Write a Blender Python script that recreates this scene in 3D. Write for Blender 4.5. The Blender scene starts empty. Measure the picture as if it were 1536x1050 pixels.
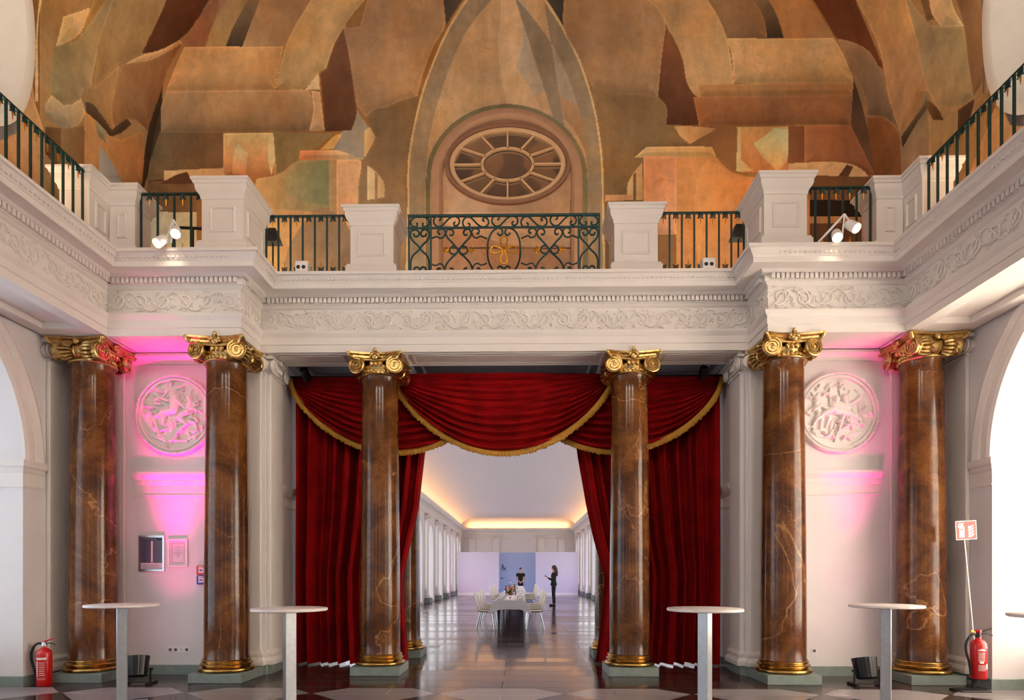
import bpy, math, random
import numpy as np
from math import sin, cos, pi, radians as R
from mathutils import Vector, Matrix, noise as mnoise

random.seed(7)
sc = bpy.context.scene
COL = sc.collection

# ------------------------------------------------------------------ camera
CX, CH, YAW, F = 0.24, 1.42, 0.015, 925.0
cam = bpy.data.objects.new('camera', bpy.data.cameras.new('camera'))
COL.objects.link(cam)
cam.location = (CX, 0, CH)
cam.rotation_euler = (pi / 2, 0, YAW)
cam.data.sensor_width = 36
cam.data.lens = 36 * F / 1536
cam.data.shift_y = (860 - 525) / 1536
cam.data.clip_end = 200
sc.camera = cam
sc.view_settings.view_transform = 'Standard'
sc.view_settings.look = 'None'
sc.view_settings.exposure = 0.0
sc.view_settings.gamma = 1
sc.view_settings.use_curve_mapping = False

def on_y(px, py, Y):
    """photo pixel -> world (X, Z) on the plane y = Y"""
    a = (px - 768) / F
    ca, sa = cos(YAW), sin(YAW)
    # xc = X*ca + Y*sa ; d = Y*ca - X*sa ; xc = a*d
    X = (a * Y * ca - Y * sa) / (ca + a * sa)
    d = Y * ca - X * sa
    return X + CX, CH + (860 - py) * d / F

def on_x(px, py, X):
    a = (px - 768) / F
    ca, sa = cos(YAW), sin(YAW)
    x = X - CX
    Y = x * (ca + a * sa) / (a * ca - sa)
    d = Y * ca - x * sa
    return Y, CH + (860 - py) * d / F

# ------------------------------------------------------------------ colour / materials
def lin(c):
    c = c / 255.0
    return c / 12.92 if c <= 0.04045 else ((c + 0.055) / 1.055) ** 2.4

def rgb(r, g, b):
    return (lin(r), lin(g), lin(b), 1)

class NT:
    def __init__(s, name):
        s.m = bpy.data.materials.new(name)
        s.m.use_nodes = True
        s.t = s.m.node_tree
        s.b = s.t.nodes['Principled BSDF']
    def n(s, typ, **kw):
        nd = s.t.nodes.new(typ)
        for k, v in kw.items():
            if k.startswith('i_'):
                nd.inputs[k[2:].replace('_', ' ')].default_value = v
            else:
                setattr(nd, k, v)
        return nd
    def l(s, a, b):
        s.t.links.new(a, b)
    def math(s, op, a, b=None, c=None, clamp=False):
        nd = s.t.nodes.new('ShaderNodeMath'); nd.operation = op; nd.use_clamp = clamp
        for i, v in enumerate((a, b, c)):
            if v is None: continue
            if isinstance(v, (int, float)): nd.inputs[i].default_value = v
            else: s.l(v, nd.inputs[i])
        return nd.outputs[0]
    def mix(s, f, a, b):
        nd = s.t.nodes.new('ShaderNodeMix'); nd.data_type = 'RGBA'
        for i, v in ((0, f), (6, a), (7, b)):
            if isinstance(v, (int, float, tuple)): nd.inputs[i].default_value = v
            else: s.l(v, nd.inputs[i])
        return nd.outputs[2]
    def ramp(s, f, stops):
        nd = s.t.nodes.new('ShaderNodeValToRGB')
        e = nd.color_ramp.elements
        while len(e) < len(stops): e.new(0.5)
        for i, (p, c) in enumerate(stops):
            e[i].position = p; e[i].color = c
        s.l(f, nd.inputs[0])
        return nd.outputs[0]
    def coord(s, kind='Object', scale=None, shift=False):
        tc = s.n('ShaderNodeTexCoord').outputs[kind]
        if shift:
            oi = s.n('ShaderNodeObjectInfo')
            ad = s.n('ShaderNodeVectorMath', operation='ADD')
            s.l(tc, ad.inputs[0]); s.l(oi.outputs['Location'], ad.inputs[1]); tc = ad.outputs[0]
        if scale:
            mp = s.n('ShaderNodeMapping'); mp.inputs['Scale'].default_value = scale
            s.l(tc, mp.inputs['Vector']); tc = mp.outputs[0]
        return tc
    def noise(s, vec, scale=5, detail=3, rough=0.55, dist=0.0):
        nd = s.n('ShaderNodeTexNoise')
        nd.inputs['Scale'].default_value = scale; nd.inputs['Detail'].default_value = detail
        nd.inputs['Roughness'].default_value = rough; nd.inputs['Distortion'].default_value = dist
        s.l(vec, nd.inputs['Vector'])
        return nd.outputs['Fac']
    def bump(s, h, strength=0.3, dist=0.01):
        nd = s.n('ShaderNodeBump'); nd.inputs['Strength'].default_value = strength
        nd.inputs['Distance'].default_value = dist
        s.l(h, nd.inputs['Height']); s.l(nd.outputs[0], s.b.inputs['Normal'])

def simple(name, col, rough=0.6, metal=0.0, var=0.08, nscale=6, bump=0.0, bscale=40, spec=None, emit=None, est=0, coat=0, sheen=0):
    t = NT(name)
    t.b.inputs['Roughness'].default_value = rough
    t.b.inputs['Metallic'].default_value = metal
    if spec is not None: t.b.inputs['Specular IOR Level'].default_value = spec
    if coat: t.b.inputs['Coat Weight'].default_value = coat
    if sheen: t.b.inputs['Sheen Weight'].default_value = sheen
    v = t.coord()
    f = t.noise(v, nscale, 4)
    d = tuple(max(0, x * (1 - var)) for x in col[:3]) + (1,)
    u = tuple(min(1, x * (1 + var)) for x in col[:3]) + (1,)
    t.l(t.ramp(f, [(0.3, d), (0.7, u)]), t.b.inputs['Base Color'])
    if bump:
        t.bump(t.noise(v, bscale, 3), bump, 0.01)
    if emit:
        t.b.inputs['Emission Color'].default_value = emit
        t.b.inputs['Emission Strength'].default_value = est
    return t.m

M = {}
M['plaster'] = simple('plaster', rgb(226, 219, 213), 0.7, var=0.03, nscale=3, bump=0.12, bscale=25)
M['relief'] = simple('relief_plaster', rgb(226, 219, 213), 0.7, var=0.03, nscale=3, bump=0.55, bscale=16)
M['plaster_wall'] = simple('plaster_wall', rgb(222, 217, 216), 0.75, var=0.03, nscale=2, bump=0.1, bscale=18)
M['plaster_grey'] = simple('plaster_grey', rgb(176, 176, 182), 0.75, var=0.04, nscale=2)
M['plinth'] = simple('plinth_green_grey', rgb(126, 138, 132), 0.45, var=0.10, nscale=9)
M['bronze'] = simple('aged_gold', rgb(176, 140, 80), 0.26, 1.0, var=0.35, nscale=9, bump=0.25, bscale=30)
M['gold'] = simple('gilding', rgb(206, 174, 112), 0.30, 1.0, var=0.35, nscale=22, bump=0.35, bscale=50)
M['iron'] = simple('green_iron', rgb(14, 58, 58), 0.4, 0.2, var=0.15)
M['gilt'] = simple('gilt_paint', rgb(222, 160, 52), 0.35, 0.9, var=0.1)
M['velvet'] = simple('red_velvet', rgb(140, 7, 11), 0.9, var=0.3, nscale=3, bump=0.15, bscale=120, spec=0.1)
M['fringe'] = simple('gold_fringe', rgb(186, 132, 42), 0.7, var=0.25, nscale=60)
M['black'] = simple('black_plastic', rgb(16, 16, 18), 0.4, var=0.1)
M['rubber'] = simple('black_rubber', rgb(22, 22, 24), 0.6, var=0.1)
M['red'] = simple('red_enamel', rgb(196, 14, 18), 0.3, var=0.05, coat=0.3)
M['white'] = simple('white_paint', rgb(235, 233, 228), 0.5, var=0.03)
M['laminate'] = simple('white_laminate', rgb(228, 220, 216), 0.35, var=0.03)
M['alu'] = simple('brushed_aluminium', rgb(200, 204, 208), 0.32, 1.0, var=0.08, nscale=20)
M['chrome'] = simple('chrome', rgb(210, 212, 215), 0.15, 1.0, var=0.03)
M['linen'] = simple('white_linen', rgb(240, 236, 240), 0.8, var=0.02, bump=0.1, bscale=60)
M['ivory'] = simple('ivory_shell', rgb(236, 226, 208), 0.4, var=0.03)
M['skin'] = simple('skin', rgb(214, 158, 130), 0.55, var=0.05)
M['hair'] = simple('brown_hair', rgb(70, 40, 24), 0.55, var=0.3, nscale=30)
M['darkhair'] = simple('dark_hair', rgb(52, 36, 28), 0.6, var=0.2, nscale=30)
M['suit'] = simple('black_cloth', rgb(20, 20, 24), 0.8, var=0.2)
M['blue'] = simple('blue_enamel', rgb(16, 84, 168), 0.35, var=0.05)
M['partition'] = simple('partition_white', rgb(214, 208, 222), 0.7, var=0.02)
M['partition_blue'] = simple('partition_blue', rgb(170, 184, 218), 0.7, var=0.02)
M['teal'] = simple('dark_teal', rgb(20, 60, 66), 0.6, var=0.05)
M['paper'] = simple('paper', rgb(222, 208, 214), 0.6, var=0.02)
M['posterdark'] = simple('poster_dark', rgb(80, 76, 92), 0.35, var=0.12)
M['ink'] = simple('grey_ink', rgb(120, 104, 118), 0.7)
M['wine'] = simple('wine_ink', rgb(128, 34, 56), 0.7)
M['darkgreen'] = simple('leaf_green', rgb(44, 62, 36), 0.6, var=0.3, nscale=30)
M['pink'] = simple('pink_petal', rgb(214, 110, 122), 0.6, var=0.2, nscale=30)
M['orange'] = simple('orange_petal', rgb(214, 112, 44), 0.6, var=0.2, nscale=30)
M['yellow'] = simple('yellow_petal', rgb(222, 178, 66), 0.6, var=0.2, nscale=30)
M['blind'] = simple('white_blind', rgb(238, 238, 240), 0.8, var=0.01)
M['ceil_hall'] = simple('hall_ceiling', rgb(214, 205, 208), 0.8, var=0.03)
M['coffer'] = simple('coffer_grey', rgb(120, 118, 124), 0.7, var=0.08)

def emitter(name, col, st):
    t = NT(name)
    t.b.inputs['Base Color'].default_value = col
    t.b.inputs['Emission Color'].default_value = col
    t.b.inputs['Emission Strength'].default_value = st
    return t.m
M['lamp_warm'] = emitter('lamp_glow', (1, 0.84, 0.64, 1), 2.2)
M['sky'] = emitter('bright_daylight', (0.88, 0.93, 1, 1), 1.5)
M['led'] = emitter('magenta_led', (1, 0.05, 0.75, 1), 3)

def glass_mat():
    t = NT('window_glass')
    t.b.inputs['Base Color'].default_value = (1, 1, 1, 1)
    t.b.inputs['Roughness'].default_value = 0.02
    t.b.inputs['Transmission Weight'].default_value = 1
    t.b.inputs['IOR'].default_value = 1.1
    return t.m
M['glass'] = glass_mat()

def mirror_glass():
    t = NT('old_mirror_pane')
    t.b.inputs['Base Color'].default_value = rgb(190, 180, 172)
    t.b.inputs['Roughness'].default_value = 0.04
    t.b.inputs['Metallic'].default_value = 0.85
    v = t.coord()
    t.bump(t.noise(v, 1.5, 1), 0.02, 0.02)
    return t.m
M['mirror'] = mirror_glass()

def marble():
    t = NT('brown_marble')
    v = t.coord(shift=True)
    warp = t.noise(v, 1.6, 4, 0.6)
    f1 = t.noise(v, 1.9, 7, 0.68, 0.5)
    base = t.ramp(f1, [(0.28, rgb(46, 25, 13)), (0.46, rgb(94, 54, 25)), (0.62, rgb(134, 84, 38)), (0.8, rgb(78, 42, 20))])
    sp = t.noise(v, 38, 3, 0.6)
    base = t.mix(t.ramp(sp, [(0.38, (0.34, 0.34, 0.34, 1)), (0.66, (0, 0, 0, 1))]), base, rgb(56, 26, 13))
    # broad pale veins
    def vein(scale, seedoff, width, zs):
        mp = t.n('ShaderNodeMapping'); mp.inputs['Location'].default_value = seedoff
        mp.inputs['Scale'].default_value = (1, 1, zs); mp.inputs['Rotation'].default_value = (0.5, 0.3, 0.2)
        t.l(v, mp.inputs['Vector'])
        n = t.noise(mp.outputs[0], scale, 5, 0.5, 0.35)
        d = t.math('ABSOLUTE', t.math('SUBTRACT', n, 0.5))
        return t.math('SUBTRACT', 1.0, t.math('DIVIDE', d, width, clamp=True), clamp=True)
    v1 = vein(0.50, (3, 1, 7), 0.0045, 0.9)
    v2 = vein(0.9, (9, 4, 2), 0.0028, 0.7)
    gate = t.ramp(t.noise(v, 0.8, 2), [(0.42, (0, 0, 0, 1)), (0.6, (1, 1, 1, 1))])
    vv = t.math('MAXIMUM', t.math('MULTIPLY', v1, 0.6), t.math('MULTIPLY', t.math('MULTIPLY', v2, gate), 0.6))
    brk = t.ramp(t.noise(v, 18, 4, 0.7), [(0.35, (0.25, 0.25, 0.25, 1)), (0.6, (1, 1, 1, 1))])
    vv = t.math('MULTIPLY', vv, brk)
    col = t.mix(vv, base, rgb(206, 150, 96))
    t.l(col, t.b.inputs['Base Color'])
    t.b.inputs['Roughness'].default_value = 0.16
    t.b.inputs['Specular IOR Level'].default_value = 0.4
    t.b.inputs['Coat Weight'].default_value = 0.0
    return t.m
M['marble'] = marble()

def mural_mat():
    t = NT('mural_paint')
    a = t.n('ShaderNodeAttribute'); a.attribute_name = 'paint'
    v = t.coord()
    n1 = t.noise(v, 0.9, 6, 0.65)
    n2 = t.noise(v, 7, 5, 0.7)
    n3 = t.noise(v, 60, 2, 0.6)
    m = t.ramp(n1, [(0.3, (0.72, 0.68, 0.64, 1)), (0.7, (1.25, 1.22, 1.18, 1))])
    m2 = t.ramp(n2, [(0.25, (0.88, 0.87, 0.86, 1)), (0.75, (1.10, 1.10, 1.10, 1))])
    m3 = t.ramp(n3, [(0.3, (0.93, 0.93, 0.93, 1)), (0.7, (1.06, 1.06, 1.06, 1))])
    def mul(a_, b_):
        nd = t.t.nodes.new('ShaderNodeMix'); nd.data_type = 'RGBA'; nd.blend_type = 'MULTIPLY'
        nd.inputs[0].default_value = 1
        t.l(a_, nd.inputs[6]); t.l(b_, nd.inputs[7]); return nd.outputs[2]
    c = mul(mul(mul(a.outputs['Color'], m), m2), m3)
    hue = t.ramp(t.noise(v, 0.55, 4, 0.6, 0.8), [(0.32, (0.84, 0.93, 1.06, 1)), (0.5, (1, 1, 1, 1)), (0.68, (1.14, 1.0, 0.80, 1))])
    c = mul(c, hue)
    mp2 = t.n('ShaderNodeMapping'); mp2.inputs['Scale'].default_value = (1.6, 1.6, .35); mp2.inputs['Rotation'].default_value = (0, .5, 0); t.l(v, mp2.inputs[0])
    c = mul(c, t.ramp(t.noise(mp2.outputs[0], 2.2, 5, 0.7), [(0.3, (0.86, 0.85, 0.84, 1)), (0.7, (1.12, 1.12, 1.12, 1))]))
    # hairline cracks
    cn = t.noise(v, 0.7, 6, 0.5, 0.6)
    cr = t.math('SUBTRACT', 1.0, t.math('DIVIDE', t.math('ABSOLUTE', t.math('SUBTRACT', cn, 0.5)), 0.0014, clamp=True), clamp=True)
    c = t.mix(t.math('MULTIPLY', cr, 0.35), c, rgb(60, 40, 26))
    t.l(c, t.b.inputs['Base Color'])
    t.b.inputs['Roughness'].default_value = 0.85
    t.b.inputs['Specular IOR Level'].default_value = 0.2
    return t.m
M['mural'] = mural_mat()

def floor_mat():
    t = NT('polished_stone_floor')
    v = t.coord()
    sx = t.n('ShaderNodeSeparateXYZ'); t.l(v, sx.inputs[0])
    X, Y = sx.outputs[0], sx.outputs[1]
    # light lozenges, period 1.5 m
    fx = t.math('ABSOLUTE', t.math('SUBTRACT', t.math('FRACT', t.math('ADD', t.math('DIVIDE', X, 1.5), 0.5)), 0.5))
    fy = t.math('ABSOLUTE', t.math('SUBTRACT', t.math('FRACT', t.math('ADD', t.math('DIVIDE', t.math('SUBTRACT', Y, 7.27), 1.5), 0.5)), 0.5))
    dia = t.math('LESS_THAN', t.math('ADD', fx, fy), 0.487)
    inside = t.math('MULTIPLY', dia, t.math('LESS_THAN', Y, 7.6))
    # brown field joints
    br = t.n('ShaderNodeTexBrick'); br.offset = 0.5
    br.inputs['Color1'].default_value = rgb(60, 37, 33); br.inputs['Color2'].default_value = rgb(40, 26, 25)
    br.inputs['Mortar'].default_value = rgb(40, 28, 28)
    br.inputs['Scale'].default_value = 1.0; br.inputs['Mortar Size'].default_value = 0.004
    br.inputs['Brick Width'].default_value = 0.9; br.inputs['Row Height'].default_value = 0.45
    t.l(v, br.inputs['Vector'])
    spk = t.noise(v, 90, 2, 0.6)
    dark = t.mix(t.ramp(spk, [(0.35, (0, 0, 0, 1)), (0.75, (0.55, 0.55, 0.55, 1))]), br.outputs['Color'], rgb(84, 62, 56))
    spk2 = t.noise(v, 140, 2, 0.8)
    light = t.ramp(spk2, [(0.3, rgb(104, 100, 104)), (0.7, rgb(176, 168, 168))])
    t.l(t.mix(inside, dark, light), t.b.inputs['Base Color'])
    rr = t.n('ShaderNodeTexBrick'); rr.offset = 0.5
    rr.inputs['Color1'].default_value = (0.10, 0.10, 0.10, 1); rr.inputs['Color2'].default_value = (0.24, 0.24, 0.24, 1)
    rr.inputs['Mortar'].default_value = (0.5, 0.5, 0.5, 1)
    rr.inputs['Scale'].default_value = 1.0; rr.inputs['Mortar Size'].default_value = 0.004
    rr.inputs['Brick Width'].default_value = 2.7; rr.inputs['Row Height'].default_value = 0.45
    t.l(v, rr.inputs['Vector'])
    t.l(t.math('ADD', rr.outputs['Color'], t.math('MULTIPLY', inside, 0.08)), t.b.inputs['Roughness'])
    t.b.inputs['Specular IOR Level'].default_value = 0.38
    mp = t.n('ShaderNodeMapping'); mp.inputs['Scale'].default_value = (0.25, 1.6, 1); t.l(v, mp.inputs[0])
    t.bump(t.noise(mp.outputs[0], 1.4, 2), 0.05, 0.02)
    return t.m
M['floor'] = floor_mat()

# ------------------------------------------------------------------ mesh builder
class MB:
    def __init__(s):
        s.v = []; s.f = []
    def add(s, vs, fs, mtx=None):
        o = len(s.v)
        if mtx is not None: vs = [tuple(mtx @ Vector(p)) for p in vs]
        s.v += [tuple(p) for p in vs]
        s.f += [tuple(i + o for i in f) for f in fs]
        return s
    def box(s, x0, x1, y0, y1, z0, z1, mtx=None):
        vs = [(x, y, z) for z in (z0, z1) for y in (y0, y1) for x in (x0, x1)]
        return s.add(vs, [(0, 2, 3, 1), (4, 5, 7, 6), (0, 1, 5, 4), (2, 6, 7, 3), (0, 4, 6, 2), (1, 3, 7, 5)], mtx)
    def cbox(s, cx, cy, cz, w, d, h, mtx=None):
        return s.box(cx - w / 2, cx + w / 2, cy - d / 2, cy + d / 2, cz - h / 2, cz + h / 2, mtx)
    def bev(s, x0, x1, y0, y1, z0, z1, b=0.01, mtx=None):
        """box with chamfered vertical and horizontal edges"""
        pr = [(b, z0), (0, z0 + b), (0, z1 - b), (b, z1)]
        vs = []; fs = []
        for ins, z in pr:
            a, c, e, g = x0 + ins, x1 - ins, y0 + ins, y1 - ins
            vs += [(a + b, e, z), (c - b, e, z), (c, e + b, z), (c, g - b, z), (c - b, g, z), (a + b, g, z), (a, g - b, z), (a, e + b, z)]
        for k in range(3):
            for i in range(8):
                j = (i + 1) % 8
                fs.append((k * 8 + i, k * 8 + j, k * 8 + 8 + j, k * 8 + 8 + i))
        fs.append(tuple(range(7, -1, -1))); fs.append(tuple(range(24, 32)))
        return s.add(vs, fs, mtx)
    def lathe(s, pr, seg=32, mtx=None, caps=True, rfun=None):
        vs = []; fs = []
        n = len(pr)
        for r, z in pr:
            for i in range(seg):
                a = 2 * pi * i / seg
                rr = r * (rfun(a, z) if rfun else 1)
                vs.append((rr * cos(a), rr * sin(a), z))
        for k in range(n - 1):
            for i in range(seg):
                j = (i + 1) % seg
                fs.append((k * seg + i, k * seg + j, (k + 1) * seg + j, (k + 1) * seg + i))
        if caps:
            if pr[0][0] > 1e-6: fs.append(tuple(range(seg - 1, -1, -1)))
            if pr[-1][0] > 1e-6: fs.append(tuple((n - 1) * seg + i for i in range(seg)))
        return s.add(vs, fs, mtx)
    def sphere(s, c, r, seg=10, rings=7, sc3=(1, 1, 1), mtx=None):
        pr = []
        vs = []; fs = []
        for k in range(rings + 1):
            t = pi * k / rings
            for i in range(seg):
                a = 2 * pi * i / seg
                vs.append((c[0] + r * sc3[0] * sin(t) * cos(a), c[1] + r * sc3[1] * sin(t) * sin(a), c[2] - r * sc3[2] * cos(t)))
        for k in range(rings):
            for i in range(seg):
                j = (i + 1) % seg
                fs.append((k * seg + i, k * seg + j, (k + 1) * seg + j, (k + 1) * seg + i))
        return s.add(vs, fs, mtx)
    def tube(s, pts, r, seg=8, mtx=None, caps=True, closed=False, flat=1.0):
        pts = [Vector(p) for p in pts]
        n = len(pts)
        rs = r if isinstance(r, (list, tuple)) else [r] * n
        vs = []; fs = []
        up = None
        for i, p in enumerate(pts):
            if closed: t = (pts[(i + 1) % n] - pts[i - 1])
            else: t = (pts[min(i + 1, n - 1)] - pts[max(i - 1, 0)])
            if t.length < 1e-9: t = Vector((0, 0, 1))
            t.normalize()
            if up is None:
                up = Vector((0, 0, 1)) if abs(t.z) < 0.9 else Vector((1, 0, 0))
            b = t.cross(up)
            if b.length < 1e-6: b = t.orthogonal()
            b.normalize(); u = b.cross(t).normalized(); up = u
            for k in range(seg):
                a = 2 * pi * k / seg
                vs.append(p + (b * cos(a) + u * sin(a) * flat) * rs[i])
        m = n if closed else n - 1
        for i in range(m):
            i2 = (i + 1) % n
            for k in range(seg):
                k2 = (k + 1) % seg
                fs.append((i * seg + k, i * seg + k2, i2 * seg + k2, i2 * seg + k))
        if caps and not closed:
            fs.append(tuple(range(seg - 1, -1, -1))); fs.append(tuple((n - 1) * seg + k for k in range(seg)))
        return s.add(vs, fs, mtx)
    def cyl(s, p0, p1, r0, r1=None, seg=16, mtx=None):
        return s.tube([p0, p1], [r0, r0 if r1 is None else r1], seg, mtx)
    def sweep(s, path, prof, closed=False, mtx=None, capends=False):
        """path: XY list, profile (p, z) offset to the right-hand side of the path"""
        P = [Vector(p) for p in path]; n = len(P)
        vs = []; fs = []
        for i in range(n):
            ds = []
            if closed or i > 0: ds.append((P[i] - P[i - 1]).normalized())
            if closed or i < n - 1: ds.append((P[(i + 1) % n] - P[i]).normalized())
            ns = [Vector((d.y, -d.x)) for d in ds]
            if len(ns) == 2:
                m = ns[0] + ns[1]; m = m / max(1e-6, m.length_squared) * 2
                m = m * (1.0)
            else: m = ns[0]
            for p, z in prof:
                q = P[i] + m * p
                vs.append((q.x, q.y, z))
        k = len(prof)
        for i in range(n if closed else n - 1):
            j = (i + 1) % n
            for q in range(k - 1):
                fs.append((i * k + q, j * k + q, j * k + q + 1, i * k + q + 1))
        if capends and not closed:
            fs.append(tuple(range(k))); fs.append(tuple(range((n - 1) * k + k - 1, (n - 1) * k - 1, -1)))
        return s.add(vs, fs, mtx)
    def grid(s, nu, nv, fn, mtx=None, skip=None):
        vs = [fn(i / nu, j / nv) for j in range(nv + 1) for i in range(nu + 1)]
        fs = [(j * (nu + 1) + i, j * (nu + 1) + i + 1, (j + 1) * (nu + 1) + i + 1, (j + 1) * (nu + 1) + i)
              for j in range(nv) for i in range(nu) if not (skip and skip((i + .5) / nu, (j + .5) / nv))]
        return s.add(vs, fs, mtx)
    def prism(s, poly, y0, y1, mtx=None):
        """poly of (x, z), extruded along y"""
        n = len(poly)
        vs = [(x, y0, z) for x, z in poly] + [(x, y1, z) for x, z in poly]
        fs = [tuple(range(n)), tuple(range(2 * n - 1, n - 1, -1))]
        fs += [(i, i + n, (i + 1) % n + n, (i + 1) % n) for i in range(n)]
        return s.add(vs, fs, mtx)
    def build(s, name, mat, parent=None, smooth=True, ang=35, mats=None):
        me = bpy.data.meshes.new(name)
        me.from_pydata(s.v, [], s.f)
        me.materials.append(mat)
        if smooth and len(me.polygons):
            me.polygons.foreach_set('use_smooth', [True] * len(me.polygons))
            me.set_sharp_from_angle(angle=R(ang))
        me.update()
        o = bpy.data.objects.new(name, me)
        COL.objects.link(o)
        if parent is not None: o.parent = parent
        return o

def tag(o, label=None, cat=None, group=None, kind=None):
    if label: o['label'] = label
    if cat: o['category'] = cat
    if group: o['group'] = group
    if kind: o['kind'] = kind
    return o
def struct(o, label=None, cat=None):
    o['kind'] = 'structure'
    if label: o['label'] = label
    if cat: o['category'] = cat
    return o
def empty(name, loc=(0, 0, 0), rz=0, label=None, cat=None, group=None, scale=None):
    o = bpy.data.objects.new(name, None); COL.objects.link(o)
    o.location = loc; o.rotation_euler = (0, 0, rz)
    if scale: o.scale = scale
    o.empty_display_size = 0.1
    return tag(o, label, cat, group)
KIDS = {}
def kids(o):
    return [c for c in bpy.data.objects if c.parent == o]
def copy_tree(o, parent=None):
    c = o.copy(); COL.objects.link(c); c.parent = parent
    for ch in kids(o): copy_tree(ch, c)
    return c
def T(x=0, y=0, z=0): return Matrix.Translation((x, y, z))
def RX(a): return Matrix.Rotation(a, 4, 'X')
def RY(a): return Matrix.Rotation(a, 4, 'Y')
def RZ(a): return Matrix.Rotation(a, 4, 'Z')
def SC(x, y, z): return Matrix.Diagonal((x, y, z, 1))

def catmull(P, n=6, closed=False):
    P = [Vector(p) for p in P]
    out = []; m = len(P)
    rng = range(m if closed else m - 1)
    for i in rng:
        p0 = P[i - 1] if (closed or i > 0) else P[0]
        p1 = P[i]; p2 = P[(i + 1) % m]
        p3 = P[(i + 2) % m] if (closed or i + 2 < m) else P[-1]
        for k in range(n):
            t = k / n
            out.append(0.5 * ((2 * p1) + (p2 - p0) * t + (2 * p0 - 5 * p1 + 4 * p2 - p3) * t * t + (3 * p1 - p0 - 3 * p2 + p3) * t ** 3))
    if not closed: out.append(P[-1])
    return out
# ================================================================== SETTING
XS, XI, YM, YS = 5.12, 3.38, 8.52, 7.90      # entablature faces
WX = 6.0                                      # ground side walls
YW = 8.62                                     # wall behind side bays
path = [(-XS, -1.5), (-XS, YS), (-XI, YS), (-XI, YM), (XI, YM), (XI, YS), (XS, YS), (XS, -1.5)]
prof = [(-.02, 4.488), (0.0, 4.488), (0.0, 4.585), (.015, 4.59), (.015, 4.685), (.022, 4.69), (.03, 4.705), (.045, 4.72), (.055, 4.745), (.055, 4.765),
        (0.0, 4.77), (0.0, 5.075), (.012, 5.08), (.03, 5.095), (.045, 5.115), (.06, 5.12), (.06, 5.20), (.10, 5.203), (.12, 5.215), (.135, 5.235), (.15, 5.24),
        (.285, 5.245), (.29, 5.24), (.295, 5.25), (.295, 5.305), (.303, 5.31), (.31, 5.325), (.325, 5.34), (.34, 5.365), (.36, 5.385), (.38, 5.392), (.38, 5.43), (.0, 5.432), (-1.4, 5.432)]
ent = MB().sweep(path, prof).build('trim_1', M['plaster'], ang=25)
struct(ent, 'pale moulded entablature running round the room above the gilded capitals', 'cornice')

# dentils, egg beads
dm = MB(); bm_ = MB()
for a, b in zip(path[:-1], path[1:]):
    a = Vector(a); b = Vector(b); d = (b - a); L = d.length; d.normalize(); nrm = Vector((d.y, -d.x))
    ang = math.atan2(d.y, d.x)
    n = int(L / .0597)
    st = L / n
    lo, hi = -2, n + 2
    for i in range(0, n):
        q = a + d * (i + .5) * st
        if q.y < 1.0: continue
        m = T(q.x, q.y, 0) @ RZ(ang)
        dm.box(-.0205, .0205, -.105, -.055, 5.135, 5.198, m)
        bm_.box(-.014, .014, -.338, -.318, 5.332, 5.352, m)
dm.build('dentil_course', M['plaster'], ent, smooth=False)
bm_.build('bead_course', M['plaster'], ent, smooth=False)

# frieze: rinceau relief in real geometry
fr = MB()
def spiral2(cx, cz, r0, a0, turns, n=16, sgn=1):
    return [(cx + r0 * (1 - t) ** 0.9 * cos(a0 + sgn * turns * 2 * pi * t), cz + r0 * (1 - t) ** 0.9 * sin(a0 + sgn * turns * 2 * pi * t)) for t in [k / n for k in range(n + 1)]]
for a, b in zip(path[:-1], path[1:]):
    a = Vector(a); b = Vector(b); d = (b - a); L = d.length; d.normalize()
    ang = math.atan2(d.y, d.x)
    m = T(a.x, a.y, 4.922) @ RZ(ang)
    def P2(lst, r, seg=5, y=-.010):
        fr.tube([(x, y, z) for x, z in lst], r, seg, m, flat=1)
    n = max(1, round(L / .27)); st = L / n
    for i in range(n):
        x0 = i * st
        if (a + d * x0).y < 1.5 : continue
        s_ = 1 if i % 2 == 0 else -1
        c = x0 + st / 2
        ju = random.uniform(.9, 1.1)
        sp = spiral2(c, s_ * .012, .098 * ju, -s_ * pi * .75, 1.6, 18, s_)
        P2(sp, [.014 * (1 - .5 * k / 18) for k in range(19)])
        fr.sphere((c, -.004, s_ * .012), .024, 7, 5, (1, .6, 1), m)
        P2([(x0 + st * t, s_ * .118 * cos(pi * t) * -1) for t in [k / 8 for k in range(9)]], .010)
        for k in range(15):
            aa = random.uniform(0, 2 * pi); rr = random.uniform(.075, .13)
            px_ = c + rr * cos(aa) * 1.15; pz_ = max(-.125, min(.125, rr * sin(aa) * 1.1))
            l = random.uniform(.025, .055); th = aa + random.uniform(.4, 1.2) * s_
            P2([(px_, pz_), (px_ + l * .5 * cos(th), max(-.135, min(.135, pz_ + l * .5 * sin(th)))), (px_ + l * cos(th + .5 * s_), max(-.135, min(.135, pz_ + l * sin(th + .5 * s_))))], [.006, .013, .003], 4)
    # acanthus lip on the taenia
fr.build('frieze_relief', M['plaster'], ent, ang=60)

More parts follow.
